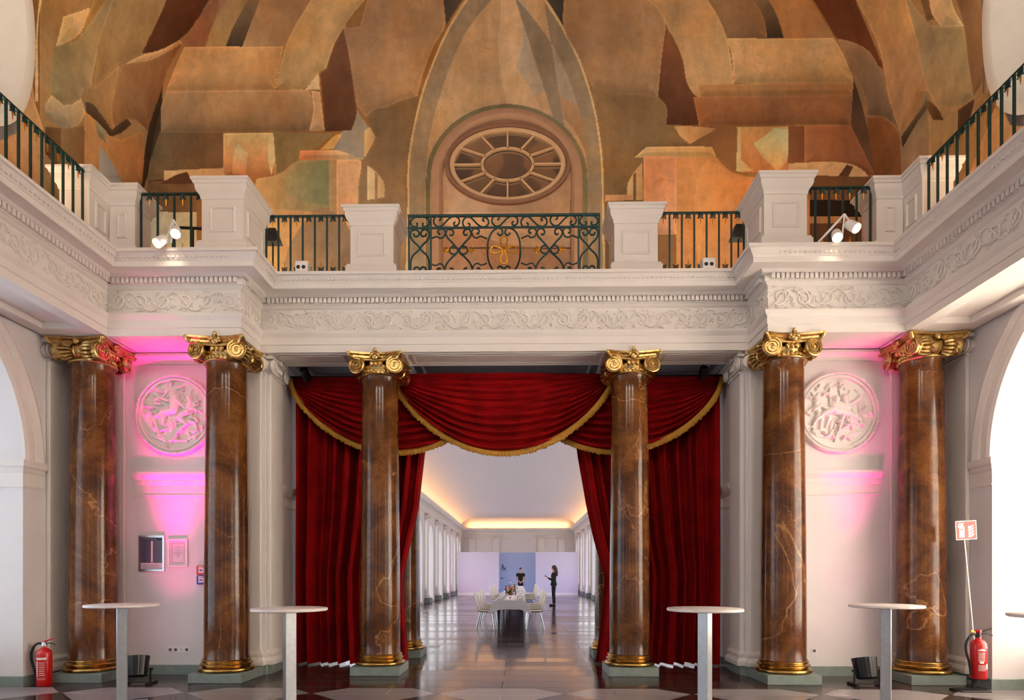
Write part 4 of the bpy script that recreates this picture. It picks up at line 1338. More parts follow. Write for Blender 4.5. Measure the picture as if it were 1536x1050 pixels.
# X groups
def xgroup(cx, sxo):
    m = MB()
    for sx in (-1, 1):
        for sy in (-1, 1):
            h = 1 if sy < 0 else 1.06
            arm = [(0, 0), (4, -5), (10, -12), (17, -19.5), (19, -26), (15.5, -31.5), (10, -31), (7.5, -26.5), (9.5, -22.5), (13, -23.5)]
            if sy > 0: arm = [(0, 0), (3, 5 * -1), (10, -11), (17, -19), (20.5, -28), (17.5, -35), (12, -36.5), (8, -32), (9, -27.5), (13, -27)]
            curl([(x, y * 1) for x, y in arm], sx, -1 if sy > 0 else 1, cx, 364, m)
            w = [(19.5, -27), (22, -31.5), (27, -32.5), (31, -29), (30, -25), (27.5, -25.5)]
            tail = [(20, -26), (22.5, -20), (28, -18.2), (33, -20.8), (42.5, -17)]
            if sy > 0:
                w = [(20.5, -28), (23, -34), (28, -36), (32.5, -32), (31, -27), (27, -28)]
                tail = [(20.5, -29), (24, -21.5), (29, -20), (34.5, -22.5), (42.5, -19.5)]
            curl(w, sx, -1 if sy > 0 else 1, cx, 364, m); curl(tail, sx, -1 if sy > 0 else 1, cx, 364, m, SW * .8)
        cc = [TT(cx + sx * 7.4 + 6 * cos(2 * pi * q / 20), 364 + 6 * sin(2 * pi * q / 20)) for q in range(20)]
        m.tube(cc, SW * .85, 7, closed=True)
    o = m.build('scroll', M['iron'], sr)
    for sx in (-1, 1):
        s_ = MB()
        x0 = cx + sx * 18.5
        s_.sphere(TT(x0, 364), .02, 8, 6)
        for q in range(5):
            a = q * 2 * pi / 5 + (0 if sx > 0 else pi)
            s_.tube([TT(x0, 364), TT(x0 + 4.2 * cos(a), 364 + 4.2 * sin(a)), TT(x0 + 7 * cos(a), 364 + 7 * sin(a))], [.012, .014, .003], 6)
        s_.build('star', M['gilt'], sr)
xgroup(-67.5, 1); xgroup(69, 1)
# central oval with inward curls and gilded knot
m = MB()
for sx in (-1, 1):
    curl([(24.5, 0), (23.5, -14), (18, -27), (9, -33.5), (3, -31), (2, -25), (6, -22.5), (9.5, -25.5)], sx, 1, 0.5, 364.5, m)
    curl([(24.5, 0), (23.5, 14), (18, 27), (9, 34.5), (3, 32.5), (1.5, 27), (5.5, 24), (9.5, 26.5)], sx, 1, 0.5, 364.5, m)
m.build('scroll', M['iron'], sr)
m = MB()
for q in range(4):
    a = q * pi / 2
    L = 21 if q % 2 else 20
    pts = []
    for t in range(17):
        u = t / 16 * pi
        rr = L * sin(u) ** .8 if 0 < u < pi else 0
        off = 5.2 * sin(2 * u)
        x = L * sin(u); y = off
        pts.append(TT(.5 + x * cos(a) - y * sin(a), 364.5 + x * sin(a) + y * cos(a)))
    m.tube([(p[0], -.008, p[2]) for p in pts], .011, 7)
m.sphere(TT(.5, 364.5), .03, 8, 6)
m.build('gilded_knot', M['gilt'], sr)
# band of running scrolls between top and middle rails
def band(x0, x1, n):
    m = MB()
    w = (x1 - x0) / n
    for i in range(n):
        fl = 1 if i % 2 == 0 else -1
        c = x0 + (i + .5) * w; k = w / 46
        S = [(-12, -2.5), (-9.5, -3.5), (-9, -6.5), (-12, -8.5), (-17, -8), (-20, -3.5), (-19.5, 2), (-14.5, 7), (-8, 6.5), (-2, 1), (3, -4), (9, -7.8), (15, -8), (20, -4), (20, 2), (16.5, 6), (12.5, 5.5), (11.5, 2), (14, .5)]
        curl([(x * k, y * fl * .98) for x, y in S], 1, 1, c, 321.3, m, SW * .9, 4)
    m.build('running_scroll', M['iron'], sr)
band(-107.5, 111, 5)

# white emergency lamp boxes on the cornice
def em_box(x, y, label):
    e = empty('emergency_light', (x, y, 5.432), 0, label, 'emergency light')
    MB().bev(-.085, .085, 0, .13, 0, .17, .008).build('housing', M['white'], e, smooth=False)
    for sx in (-1, 1):
        MB().lathe([(.0, .006), (.020, .004), (.026, 0), (.026, -.004)], 20, T(sx * .036 - .006, 0, .085) @ RX(pi / 2)).build('lens', M['black'], e)
em_box(-2.70, 8.20, 'white box with two round black lenses in front of the left plain railing')
em_box(2.73, 8.20, 'white box with two round black lenses in front of the right plain railing')

# dark horn speakers beside the corner pedestals
for s, sd in ((-1, 'left'), (1, 'right')):
    g = empty('wall_speaker', (s * 3.30, 8.66, 6.22), 0, 'dark grey-green wedge speaker behind the %s corner pedestal' % sd, 'speaker')
    k = MB(); k.add([(-.12, 0, -.1), (.12, 0, -.1), (.12, .15, -.1), (-.12, .15, -.1), (-.05, .03, .1), (.05, .03, .1), (.05, .13, .1), (-.05, .13, .1)], [(0, 1, 2, 3), (4, 5, 6, 7), (0, 1, 5, 4), (1, 2, 6, 5), (2, 3, 7, 6), (3, 0, 4, 7)])
    k.build('cabinet', simple('speaker_grey', rgb(58, 66, 68), .6), g, smooth=False)
    MB().cyl((0, .08, -.55), (0, .08, -.1), .012).build('stand', M['black'], g)

# double spotlights clamped to the balustrade
def spots(x, y, label, flip):
    e = empty('spotlight', (x, y, 5.432), 0, label, 'spotlight')
    k = MB()
    k.tube([(-.22 * flip, .05, .0), (.06 * flip, -.16, .30)], .014, 8)
    k.tube([(.06 * flip, -.16, .30), (.03 * flip, -.16, .02)], .010, 8)
    k.tube([(.06 * flip, -.16, .30), (.16 * flip, -.18, .12)], .010, 8)
    k.build('bracket', M['white'], e)
    for hx, hz, tx in ((.13 * flip, .10, .35 * flip), (-.07 * flip, -.01, -.25 * flip)):
        d = Vector((tx, -.75, -.8)).normalized()
        q = d.to_track_quat('Z', 'Y').to_matrix().to_4x4()
        m_ = T(hx, -.24, hz) @ q
        h = MB().lathe([(.0, -.13), (.03, -.13), (.05, -.11), (.056, -.06), (.06, .05), (.056, .052), (.05, .03), (.0, .03)], 20, m_).build('lamp_head', M['white'], e)
        MB().lathe([(0, .035), (.049, .035)], 20, m_).build('lens', M['lamp_warm'], h)
    return e
spots(-4.06, 7.62, 'pair of small white spotlights lit above the magenta bay', 1)
spots(4.06, 7.62, 'pair of small white spotlights lit above the pale bay', 1)

# ================================================================== MEDALLIONS
def medallion(x, label, caps):
    e = empty('medallion', (x, YW, 3.64), 0, label, 'medallion')
    R0 = .565
    MB().lathe([(R0 * .98, 0), (R0, .01), (R0, .05), (R0 * .985, .07), (R0 * .95, .075), (R0 * .935, .06), (R0 * .93, .04), (R0 * .90, .045), (R0 * .885, .065), (R0 * .86, .065), (R0 * .845, .045), (R0 * .84, .03)], 96, RX(pi / 2), caps=False).build('rim', M['plaster'], e, ang=50)
    b = MB()
    for i in range(96):
        a = 2 * pi * i / 96
        b.sphere((R0 * .965 * cos(a), -.072, R0 * .965 * sin(a)), .012, 5, 4)
    b.build('bead_course', M['plaster'], e)
    NR, NA = 74, 220
    rr = np.linspace(0, R0 * .845, NR); aa = np.linspace(0, 2 * pi, NA, endpoint=False)
    rc = random.Random(len(caps) + int(x * 10))
    caps = list(caps)
    for _ in range(70):
        a_ = rc.uniform(0, 2 * pi); q_ = .78 * math.sqrt(rc.random()); l_ = rc.uniform(.05, .16); b_ = rc.uniform(0, 2 * pi)
        caps.append((q_ * cos(a_), q_ * sin(a_), q_ * cos(a_) + l_ * cos(b_), q_ * sin(a_) + l_ * sin(b_), rc.uniform(.02, .05), .012, rc.uniform(.015, .045)))
    X = np.outer(rr, np.cos(aa)).ravel(); Z = np.outer(rr, np.sin(aa)).ravel()
    H = np.zeros_like(X)
    for (ax, az, bx, bz, r0, r1, hh) in caps:
        ax, az, bx, bz, r0, r1 = [v * R0 for v in (ax, az, bx, bz, r0, r1)]
        ex, ez = bx - ax, bz - az; L2 = ex * ex + ez * ez + 1e-9
        t = np.clip(((X - ax) * ex + (Z - az) * ez) / L2, 0, 1)
        d = np.hypot(X - ax - t * ex, Z - az - t * ez); r_ = r0 + (r1 - r0) * t
        h = 1.25 * hh * np.sqrt(np.clip(1 - (d / r_) ** 2, 0, 1))
        H = np.maximum(H, h)
    vs = [(float(a), -.028 - float(h), float(c)) for a, h, c in zip(X, H, Z)]
    fs = []
    for i in range(NR - 1):
        for j in range(NA):
            k = (j + 1) % NA
            fs.append((i * NA + j, i * NA + k, (i + 1) * NA + k, (i + 1) * NA + j))
    MB().add(vs, fs).build('relief', M['relief'], e, ang=70)
    return e
# rider, reclining figure, leaping animal and drapery : (x0,z0,x1,z1,r0,r1,height)
capsL = [(-.02,.52,.0,.44,.09,.08,.05),(.0,.42,-.02,.16,.13,.15,.055),(-.02,.14,-.30,.08,.13,.12,.05),(-.30,.06,-.52,-.06,.09,.06,.045),(-.52,-.06,-.42,-.36,.06,.04,.04),(-.42,-.36,-.40,-.50,.04,.03,.035),
 (-.28,.04,-.30,-.22,.08,.055,.045),(-.30,-.22,-.22,-.34,.05,.035,.035),(.06,.36,.24,.20,.06,.05,.05),(.24,.20,.34,.04,.05,.04,.045),(.38,.42,.40,.33,.075,.07,.05),(.38,.30,.30,.10,.10,.11,.045),
 (.30,.10,.10,-.06,.10,.10,.05),(.10,-.06,.30,-.22,.09,.06,.045),(.30,-.22,.04,-.48,.055,.035,.045),(.04,-.48,.0,-.56,.03,.03,.03),(.30,-.14,.52,-.20,.06,.04,.035),(.52,-.20,.56,-.38,.04,.03,.03),(.56,-.38,.44,-.44,.03,.03,.03),
 (-.18,.34,-.42,.46,.05,.04,.035),(-.42,.46,-.52,.34,.04,.03,.03),(-.52,.30,-.34,.26,.03,.04,.03),(.46,.30,.54,.06,.05,.03,.03),(.54,.40,.60,.22,.03,.02,.02),(-.10,-.14,-.06,-.30,.06,.04,.03),(-.02,-.12,.04,-.26,.05,.03,.03),
 (-.44,.60,-.34,.66,.03,.05,.02),(-.2,.62,-.26,.48,.04,.03,.03),(.14,.56,.2,.46,.03,.04,.025),(-.6,-.52,-.2,-.66,.03,.04,.015),(-.2,-.62,.3,-.64,.04,.04,.02),(.3,-.6,.6,-.46,.04,.03,.015)]
capsR = [(-.05,.34,-.06,.24,.085,.085,.05),(.16,.36,.18,.26,.09,.08,.05),(-.10,.16,.20,.12,.13,.12,.05),(-.10,.10,-.36,-.02,.10,.07,.05),(-.36,-.02,-.56,-.20,.06,.04,.045),(-.06,.04,.24,-.02,.10,.09,.05),(.24,.0,.44,-.16,.08,.05,.045),
 (.10,-.08,-.02,-.46,.075,.03,.05),(-.02,-.46,-.10,-.70,.03,.02,.035),(.22,.16,.46,.30,.06,.05,.045),(.46,.30,.52,.36,.06,.06,.045),(.50,.20,.52,-.10,.03,.02,.035),(-.26,.08,-.44,.18,.06,.05,.04),(-.44,.18,-.60,.06,.05,.035,.04),
 (-.54,.36,-.52,.28,.07,.06,.04),(-.54,.22,-.48,-.02,.08,.08,.035),(-.48,-.04,-.62,-.30,.06,.03,.035),(-.40,-.10,-.44,-.40,.05,.03,.03),(-.22,.56,-.20,.12,.02,.02,.025),(-.16,.60,-.04,.66,.03,.03,.02),(.14,.66,.16,.58,.045,.04,.03),
 (.28,-.14,.34,-.42,.06,.03,.035),(.36,-.2,.5,-.3,.04,.03,.025),(.40,-.04,.62,-.02,.03,.02,.02),(-.22,-.14,-.30,-.34,.05,.04,.03),(-.16,-.2,-.2,-.44,.05,.03,.025),(.56,.04,.64,-.2,.03,.03,.02),(-.5,-.56,-.1,-.62,.04,.03,.015),(.1,-.6,.5,-.5,.04,.04,.02),(.02,.54,.06,.44,.03,.03,.02)]
medallion(-4.615, 'round relief medallion of a rider bathed in magenta light', capsL)
medallion(4.615, 'round relief medallion of reclining figures in pale pink light', capsR)

# ================================================================== CURTAINS
YC = 9.58
def curtain(name_label, x_out, edge, nf, ph, amp=.05, ztop=4.40):
    """edge: list of (z, x) for the free edge"""
    ez = [e[0] for e in edge]; ex = [e[1] for e in edge]
    def exf(z): return float(np.interp(z, ez[::-1], ex[::-1]))
    def fn(u, v):
        z = ztop + (0.022 - ztop) * v
        b = exf(z)
        uu = u
        x = x_out + (b - x_out) * uu
        # local bunching towards the tie at the free edge
        w = nf * 2 * pi * uu + ph + .8 * sin(3.1 * uu * 2 * pi + ph) + .25 * sin(v * 3 + 9 * uu)
        comp = 1 - .35 * min(1, abs(b - x_out) / 2.4)
        y = YC + amp * sin(w) * (1.0 + .35 * sin(17 * uu + ph)) + .022 * sin(2.7 * w + 1.3)
        hem = 0
        if v > .985: hem = .0
        if v >= 1.0 - 1e-6:
            g = mnoise.noise(Vector((uu * 7 + ph, 2, 1)))
            hem = max(0, g) * .05
        return (x + .012 * sin(w * .5), y, z + hem)
    m = MB().grid(int(nf * 20), 60, fn)
    o = m.build('curtain', M['velvet'], ang=80)
    return tag(o, name_label, 'curtain')
eL = [(4.40, -1.10), (3.25, -1.27), (2.45, -1.36), (1.75, -1.52), (1.38, -1.60), (.8, -1.585), (.02, -1.52)]
eR = [(4.40, 1.00), (3.25, 1.13), (2.45, 1.27), (1.95, 1.38), (1.38, 1.55), (.8, 1.52), (.02, 1.41)]
curtain('deep red velvet curtain hanging on the left behind the marble column', -3.32, eL, 11, .4, .12)
curtain('deep red velvet curtain hanging on the right behind the marble column', 3.30, eR, 11, 1.9, .12)

def swag(label, xa, xb, depth, yc, skew=0.0, ztop=4.40, order=0, ex=.6):
    e = empty('swag_valance', ((xa + xb) / 2, yc, ztop), 0, label, 'curtain')
    W = xb - xa
    def shp(u): return max(0.0, sin(pi * u)) ** ex
    def fn(u, v):
        vv = v
        x = -W / 2 + W * u
        d = depth * shp(u) * vv ** 1.0
        fold = sin(2 * pi * (9.5 * vv + .25 * sin(5 * u) + .15 * sin(13 * u)))
        env = sin(pi * min(1, max(0, u))) ** .5
        y = -.10 * env * (.35 + .65 * vv) - .055 * fold * env * (.4 + .8 * vv) - .012 * sin(2 * pi * 21 * vv + 4 * u)
        z = -d - .012 * fold * env * vv
        return (x, y, z)
    MB().grid(72, 110, fn).build('drape', M['velvet'], e, ang=80)
    # fringe: braid + hanging threads following the hem
    fb = MB(); N = 300
    vs = []; fs = []
    rnd = random.Random(order)
    for i in range(N + 1):
        u = i / N
        x, y, z = fn(u, 1.0)
        # tangent normal in XZ
        x2, _, z2 = fn(min(1, u + .004), 1.0); x1, _, z1 = fn(max(0, u - .004), 1.0)
        tx, tz = x2 - x1, z2 - z1; L = math.hypot(tx, tz) or 1
        nx, nz = tz / L, -tx / L
        if nz > 0: nx, nz = -nx, -nz
        j = .006 * (i % 2)
        ln = .075 + rnd.uniform(-.012, .016)
        nx2, nz2 = nx * .35, -math.sqrt(max(0.01, 1 - (nx * .35) ** 2))
        vs += [(x - nx * .02, y - .012, z - nz * .02), (x + nx * .022, y - .018 - j, z + nz * .022), (x + nx * .022 + nx2 * (ln - .02) + (.0), y - .014 - j, z + nz * .022 + nz2 * (ln - .02))]
    for i in range(N):
        for q in range(2):
            fs.append((i * 3 + q, i * 3 + 3 + q, i * 3 + 4 + q, i * 3 + 1 + q))
    fb.add(vs, fs)
    o = fb.build('fringe', M['fringe'], e, ang=20)
    md = o.modifiers.new('thick', 'SOLIDIFY'); md.thickness = .008
    return e
swag('red swagged drape with gold fringe on the left, tucked under the central one', -3.27, -.02, 1.13, YC - .20, order=1)
swag('red swagged drape with gold fringe on the right, tucked under the central one', .02, 3.26, 1.13, YC - .20, order=2)
swag('central red swagged drape with gold fringe over the opening', -1.66, 1.60, 1.18, YC - .36, order=3, ex=.62)
# curtain rail with small stage lamps
rl = empty('curtain_rail', (0, YC, 4.42), 0, 'black curtain rail under the coffered ceiling', 'curtain rail')
MB().box(-3.34, 3.34, -.12, -.08, .0, .04).build('rail', M['black'], rl, smooth=False)
for x, lab in ((-2.97, 'left'), (2.92, 'right')):
    e = empty('stage_lamp', (x, YC - .45, 4.47), 0, 'small black stage lamp hanging in front of the %s swag' % lab, 'stage lamp')
    MB().tube([(0, .2, .17), (0, 0, .12), (0, 0, 0)], .012, 6).build('bracket', M['black'], e)
    MB().lathe([(0, -.1), (.05, -.1), (.06, -.05), (.062, .08), (.05, .09), (.045, .06), (0, .06)], 18, T(0, 0, -.09) @ RX(.9)).build('lamp_head', M['black'], e)
# ================================================================== SMALL THINGS IN THE ROOM
def bar_table(x, y, rz, label):
    e = empty('bar_table', (x, y, 0), rz, label, 'table')
    zt = 1.09
    MB().lathe([(.0, zt - .028), (.34, zt - .028), (.35, zt - .022), (.35, zt - .004), (.346, zt), (0, zt)], 64).build('tabletop', M['laminate'], e, ang=50)
    MB().bev(-.05, .05, -.05, .05, .02, zt - .028, .004).build('leg', M['alu'], e, smooth=False)
    MB().bev(-.24, .24, -.24, .24, 0, .02, .004).build('base_plate', M['alu'], e, smooth=False)
bar_table(-4.02, 6.52, R(32), 'white round bar table nearest the leftmost marble column')
bar_table(-1.97, 5.85, R(38), 'white round bar table in front of the left edge of the red curtain')
bar_table(1.98, 5.87, R(-42), 'white round bar table in front of the right edge of the red curtain')
bar_table(4.06, 6.52, R(-32), 'white round bar table nearest the rightmost marble column')
bar_table(4.60, 5.05, R(-20), 'white bar table just peeking in at the right border')

def extinguisher(x, y, z, rz, label, stand=False, kind=0):
    e = empty('fire_extinguisher', (x, y, z), rz, label, 'fire extinguisher')
    r_ = .085; h = .50
    MB().lathe([(0, 0), (.075, 0), (.085, .012), (.085, .40), (.078, .435), (.05, .465), (.03, .475), (.026, .50), (0, .50)], 32).build('cylinder', M['red'], e, ang=50)
    v = MB(); v.lathe([(.022, .495), (.03, .50), (.03, .53), (.02, .55), (0, .55)], 16)
    v.build('valve', M['alu'] if kind == 0 else M['black'], e)
    hd = MB()
    hd.tube([(-.02, 0, .545), (.06, -.01, .575), (.14, -.02, .605)], [.014, .010, .008], 6)
    hd.build('handle', M['red'] if kind == 0 else M['rubber'], e)
    lv = MB(); lv.tube(catmull([(.02, 0, .53), (.09, -.01, .54), (.15, -.02, .52)], 4), .009, 6)
    lv.build('lever', M['black'], e)
    hs = MB(); hs.tube(catmull([(-.02, 0, .53), (-.09, -.01, .525), (-.15, -.01, .44), (-.155, -.01, .33), (-.12, -.01, .2), (-.095, -.01, .05)], 7), .014, 8)
    hs.build('hose', M['rubber'], e)
    lb = MB()
    def patch(a0, a1, z0, z1, rr=.0862):
        n = 8
        vs = []
        for i in range(n + 1):
            a = a0 + (a1 - a0) * i / n
            vs += [(rr * sin(a), -rr * cos(a), z0), (rr * sin(a), -rr * cos(a), z1)]
        lb.add(vs, [(2 * i, 2 * i + 2, 2 * i + 3, 2 * i + 1) for i in range(n)])
    if kind == 0:
        patch(-.45, .9, .335, .36)
        for i in range(7):
            patch(-.45, -.2, .29 - .028 * i, .308 - .028 * i)
            patch(0, .7, .293 - .026 * i, .299 - .026 * i)
        patch(-.45, .8, .085, .088); patch(-.45, .8, .10, .103)
    else:
        patch(-.7, .3, .34, .352); patch(-.5, .1, .352, .362)
        for i in range(8): patch(-.65, .2, .315 - .014 * i, .320 - .014 * i)
        patch(-.5, .0, .19, .215)
        for i in range(6): patch(-.65, .3, .165 - .012 * i, .169 - .012 * i)
        patch(.35, .95, .12, .185); patch(.25, .6, .37, .385)
    lb.build('label_print', M['white'], e)
    if kind == 1:
        MB().tube([(-.05, -.01, .555), (-.11, -.02, .575)], [.010, .014], 6).build('pin_ring', M['yellow'], e)
        MB().lathe([(0, .55), (.03, .55), (.03, .585), (0, .59)], 12).build('cap', M['red'], e)
    return e
extinguisher(-5.80, 7.72, 0, 0, 'red fire extinguisher with white print standing on the floor at the left wall', kind=0)
ex = extinguisher(5.74, 7.50, .155, 0, 'red fire extinguisher held on a black floor stand at the right wall', kind=1)
st = empty('extinguisher_stand', (5.74, 7.56, 0), 0, 'black floor stand with a thin leaning pole holding a red fire sign', 'stand')
MB().bev(-.26, .10, -.14, .08, 0, .018, .004).build('foot', M['black'], st, smooth=False)
MB().box(-.02, .02, .0, .03, .018, .58).build('post', M['black'], st, smooth=False)
MB().box(-.07, .07, -.13, .03, .13, .150).build('bracket', M['black'], st, smooth=False)
MB().tube([(.02, .03, .5), (-.10, .04, 1.84)], .0065, 6).build('pole', M['white'], st)
sg = empty('fire_sign', (5.65, 7.585, 1.945), 0, 'square red extinguisher sign with white flames, tilted on its pole', 'sign')
sg.rotation_euler = (0, R(-3), 0)
MB().box(-.125, .125, -.004, .004, -.115, .115).build('plate', M['white'], sg, smooth=False)
MB().box(-.118, .118, -.0055, -.004, -.108, .108).build('field', M['red'], sg, smooth=False)
ic = MB()
Y0, Y1 = -.0075, -.0055
ic.prism([(-.085, -.085), (-.025, -.085), (-.025, .045), (-.035, .06), (-.075, .06), (-.085, .045)], Y0, Y1)
ic.prism([(-.066, .06), (-.044, .06), (-.044, .082), (-.066, .082)], Y0, Y1)
ic.prism([(-.07, .082), (-.03, .088), (-.026, .075), (-.06, .07)], Y0, Y1)
ic.prism([(-.09, .03), (-.10, .05), (-.085, .085), (-.065, .09), (-.068, .08), (-.08, .072), (-.088, .05)], Y0, Y1)
for i in range(4):
    z = -.085 + i * .036
    ic.prism([(.02, z), (.045, z - .004), (.075, z + .012), (.095, z + .045), (.07, z + .03), (.048, z + .022), (.03, z + .028)], Y0, Y1)
ic.build('pictogram', M['white'], sg, smooth=False)
MB().box(-.072, -.04, -.0085, -.0075, .0, .018).build('pictogram_window', M['red'], sg, smooth=False)

def par_light(x, y, rz, label, tilt=.05):
    e = empty('uplight', (x, y, 0), rz, label, 'stage light')
    b = MB()
    n = 36
    b.lathe([(.0, .085), (.09, .085), (.115, .10), (.122, .16), (.138, .33), (.140, .35), (.128, .352), (.122, .33), (0, .33)], 72, T(0, 0, 0) @ RX(0), rfun=lambda a, z: 1 + (.035 if int(a / (2 * pi) * 36) % 2 else 0))
    h = b.build('housing', M['black'], e, ang=30); h.rotation_euler = (R(-14), R(-4), 0); h.location = (0, -.04, .01)
    MB().lathe([(0, .331), (.118, .331)], 32).build('lens', M['led'], h)
    y_ = MB()
    for sx in (-1, 1):
        y_.box(sx * .150 - .006, sx * .150 + .006, -.02, .02, .02, .20)
        y_.box(sx * .165 - .02, sx * .165 + .02, -.14, .14, 0, .03)
        y_.cyl((sx * .14, 0, .19), (sx * .18, 0, .19), .018)
    y_.box(-.17, .17, -.02, .02, .018, .032)
    y_.build('yoke', M['black'], e, smooth=False)
    return e
par_light(-4.68, 7.84, .15, 'black ribbed floor uplight behind the bar table post in the magenta bay')
par_light(4.60, 7.84, -.1, 'black ribbed floor uplight behind the bar table post in the pale bay')

# framed notices on the wall of the left bay
def picture(x, z, w, h, label, kind):
    e = empty('picture_frame', (x, YW, z), 0, label, 'framed notice')
    t = .022 if kind else .026
    f = MB()
    f.box(-w / 2, w / 2, -.025, 0, h / 2 - t, h / 2); f.box(-w / 2, w / 2, -.025, 0, -h / 2, -h / 2 + t)
    f.box(-w / 2, -w / 2 + t, -.025, 0, -h / 2 + t, h / 2 - t); f.box(w / 2 - t, w / 2, -.025, 0, -h / 2 + t, h / 2 - t)
    f.build('frame', M['alu'] if kind == 0 else M['white'], e, smooth=False)
    a, b = w / 2 - t, h / 2 - t
    MB().box(-a, a, -.008, 0, -b, b).build('sheet', M['posterdark'] if kind == 0 else M['paper'], e, smooth=False)
    if kind == 0:
        MB().box(-a + .004, a - .004, -.0095, -.008, b - .036, b - .006).build('header', M['teal'], e, smooth=False)
        MB().box(-.012, .012, -.0095, -.008, -b + .10, b - .05).build('column_drawing', M['paper'], e, smooth=False)
        MB().box(-a + .004, a - .004, -.0095, -.008, -b + .005, -b + .09).build('text_block', M['paper'], e, smooth=False)
        q = MB(); q.box(-a + .02, a - .09, -.0102, -.0095, b - .023, b - .019)
        q.build('header_line', M['paper'], e, smooth=False)
        q = MB()
        for i in range(6): q.box(-a + .02, a - .02 - .02 * (i % 3), -.0102, -.0095, -b + .018 + .011 * i, -b + .0215 + .011 * i)
        q.build('text_lines', M['ink'], e, smooth=False)
    else:
        q = MB(); c, d = a - .028, b - .035
        q.box(-c, c, -.0095, -.008, d - .004, d); q.box(-c, c, -.0095, -.008, -d, -d + .004)
        q.box(-c, -c + .004, -.0095, -.008, -d, d); q.box(c - .004, c, -.0095, -.008, -d, d)
        q.build('border', M['wine'], e, smooth=False)
        q = MB()
        for i, ww in enumerate((.012, .05, .06, .014, .055, .016, .055, .05, .02, .02, .012)):
            zz = d - .03 - i * .0165
            q.box(-ww, ww, -.0095, -.008, zz, zz + .003)
        q.build('text_lines', M['ink'], e, smooth=False)
picture(-4.963, 1.70, .365, .50, 'silver framed dark notice on the left bay wall below the dado rail', 0)
picture(-4.592, 1.705, .275, .39, 'white framed notice with wine-red border beside the silver frame', 1)

def call_point(z, mat, label):
    e = empty('call_point', (-4.245, YW, z), 0, label, 'alarm call point')
    MB().bev(-.068, .068, -.05, 0, -.066, .066, .008).build('housing', M[mat], e, smooth=False)
    MB().box(-.035, .038, -.054, -.05, -.040, .034).build('window', M['paper'], e, smooth=False)
    q = MB(); q.lathe([(0, 0), (.011, 0), (.011, .003), (0, .003)], 14, T(0, -.054, -.003) @ RX(pi / 2))
    for sx in (-1, 1):
        q.prism([(sx * .012, -.003), (sx * .026, .006), (sx * .026, -.012)], -.056, -.054)
    q.build('pictogram', M['black'], e)
    MB().box(-.04, .03, -.052, -.05, .042, .052).build('title_strip', M['white'], e, smooth=False)
call_point(1.465, 'red', 'red alarm call point on the wall left of the inner marble column')
call_point(1.33, 'blue', 'blue call point directly under the red one')

def socket(x, z, n, label, kinds):
    e = empty('socket_plate', (x, YW, z), 0, label, 'socket')
    w = .078
    MB().bev(-n * w / 2, n * w / 2, -.010, 0, -.041, .041, .003).build('plate', M['white'], e, smooth=False)
    for i in range(n):
        cx = -n * w / 2 + w * (i + .5)
        if kinds[i] == 0:
            MB().lathe([(.0, .0005), (.017, .0005), (.021, .004), (.023, .004), (.023, 0)], 20, T(cx, -.010, 0) @ RX(pi / 2)).build('outlet', M['ink'], e)
        else:
            MB().box(cx - .02, cx + .02, -.012, -.010, -.02, .02).build('cover', M['paper'], e, smooth=False)
socket(-4.585, .345, 4, 'row of four wall sockets low on the left bay wall', (0, 0, 1, 0))
socket(4.30, .345, 1, 'single wall socket low on the right bay wall', (0,))

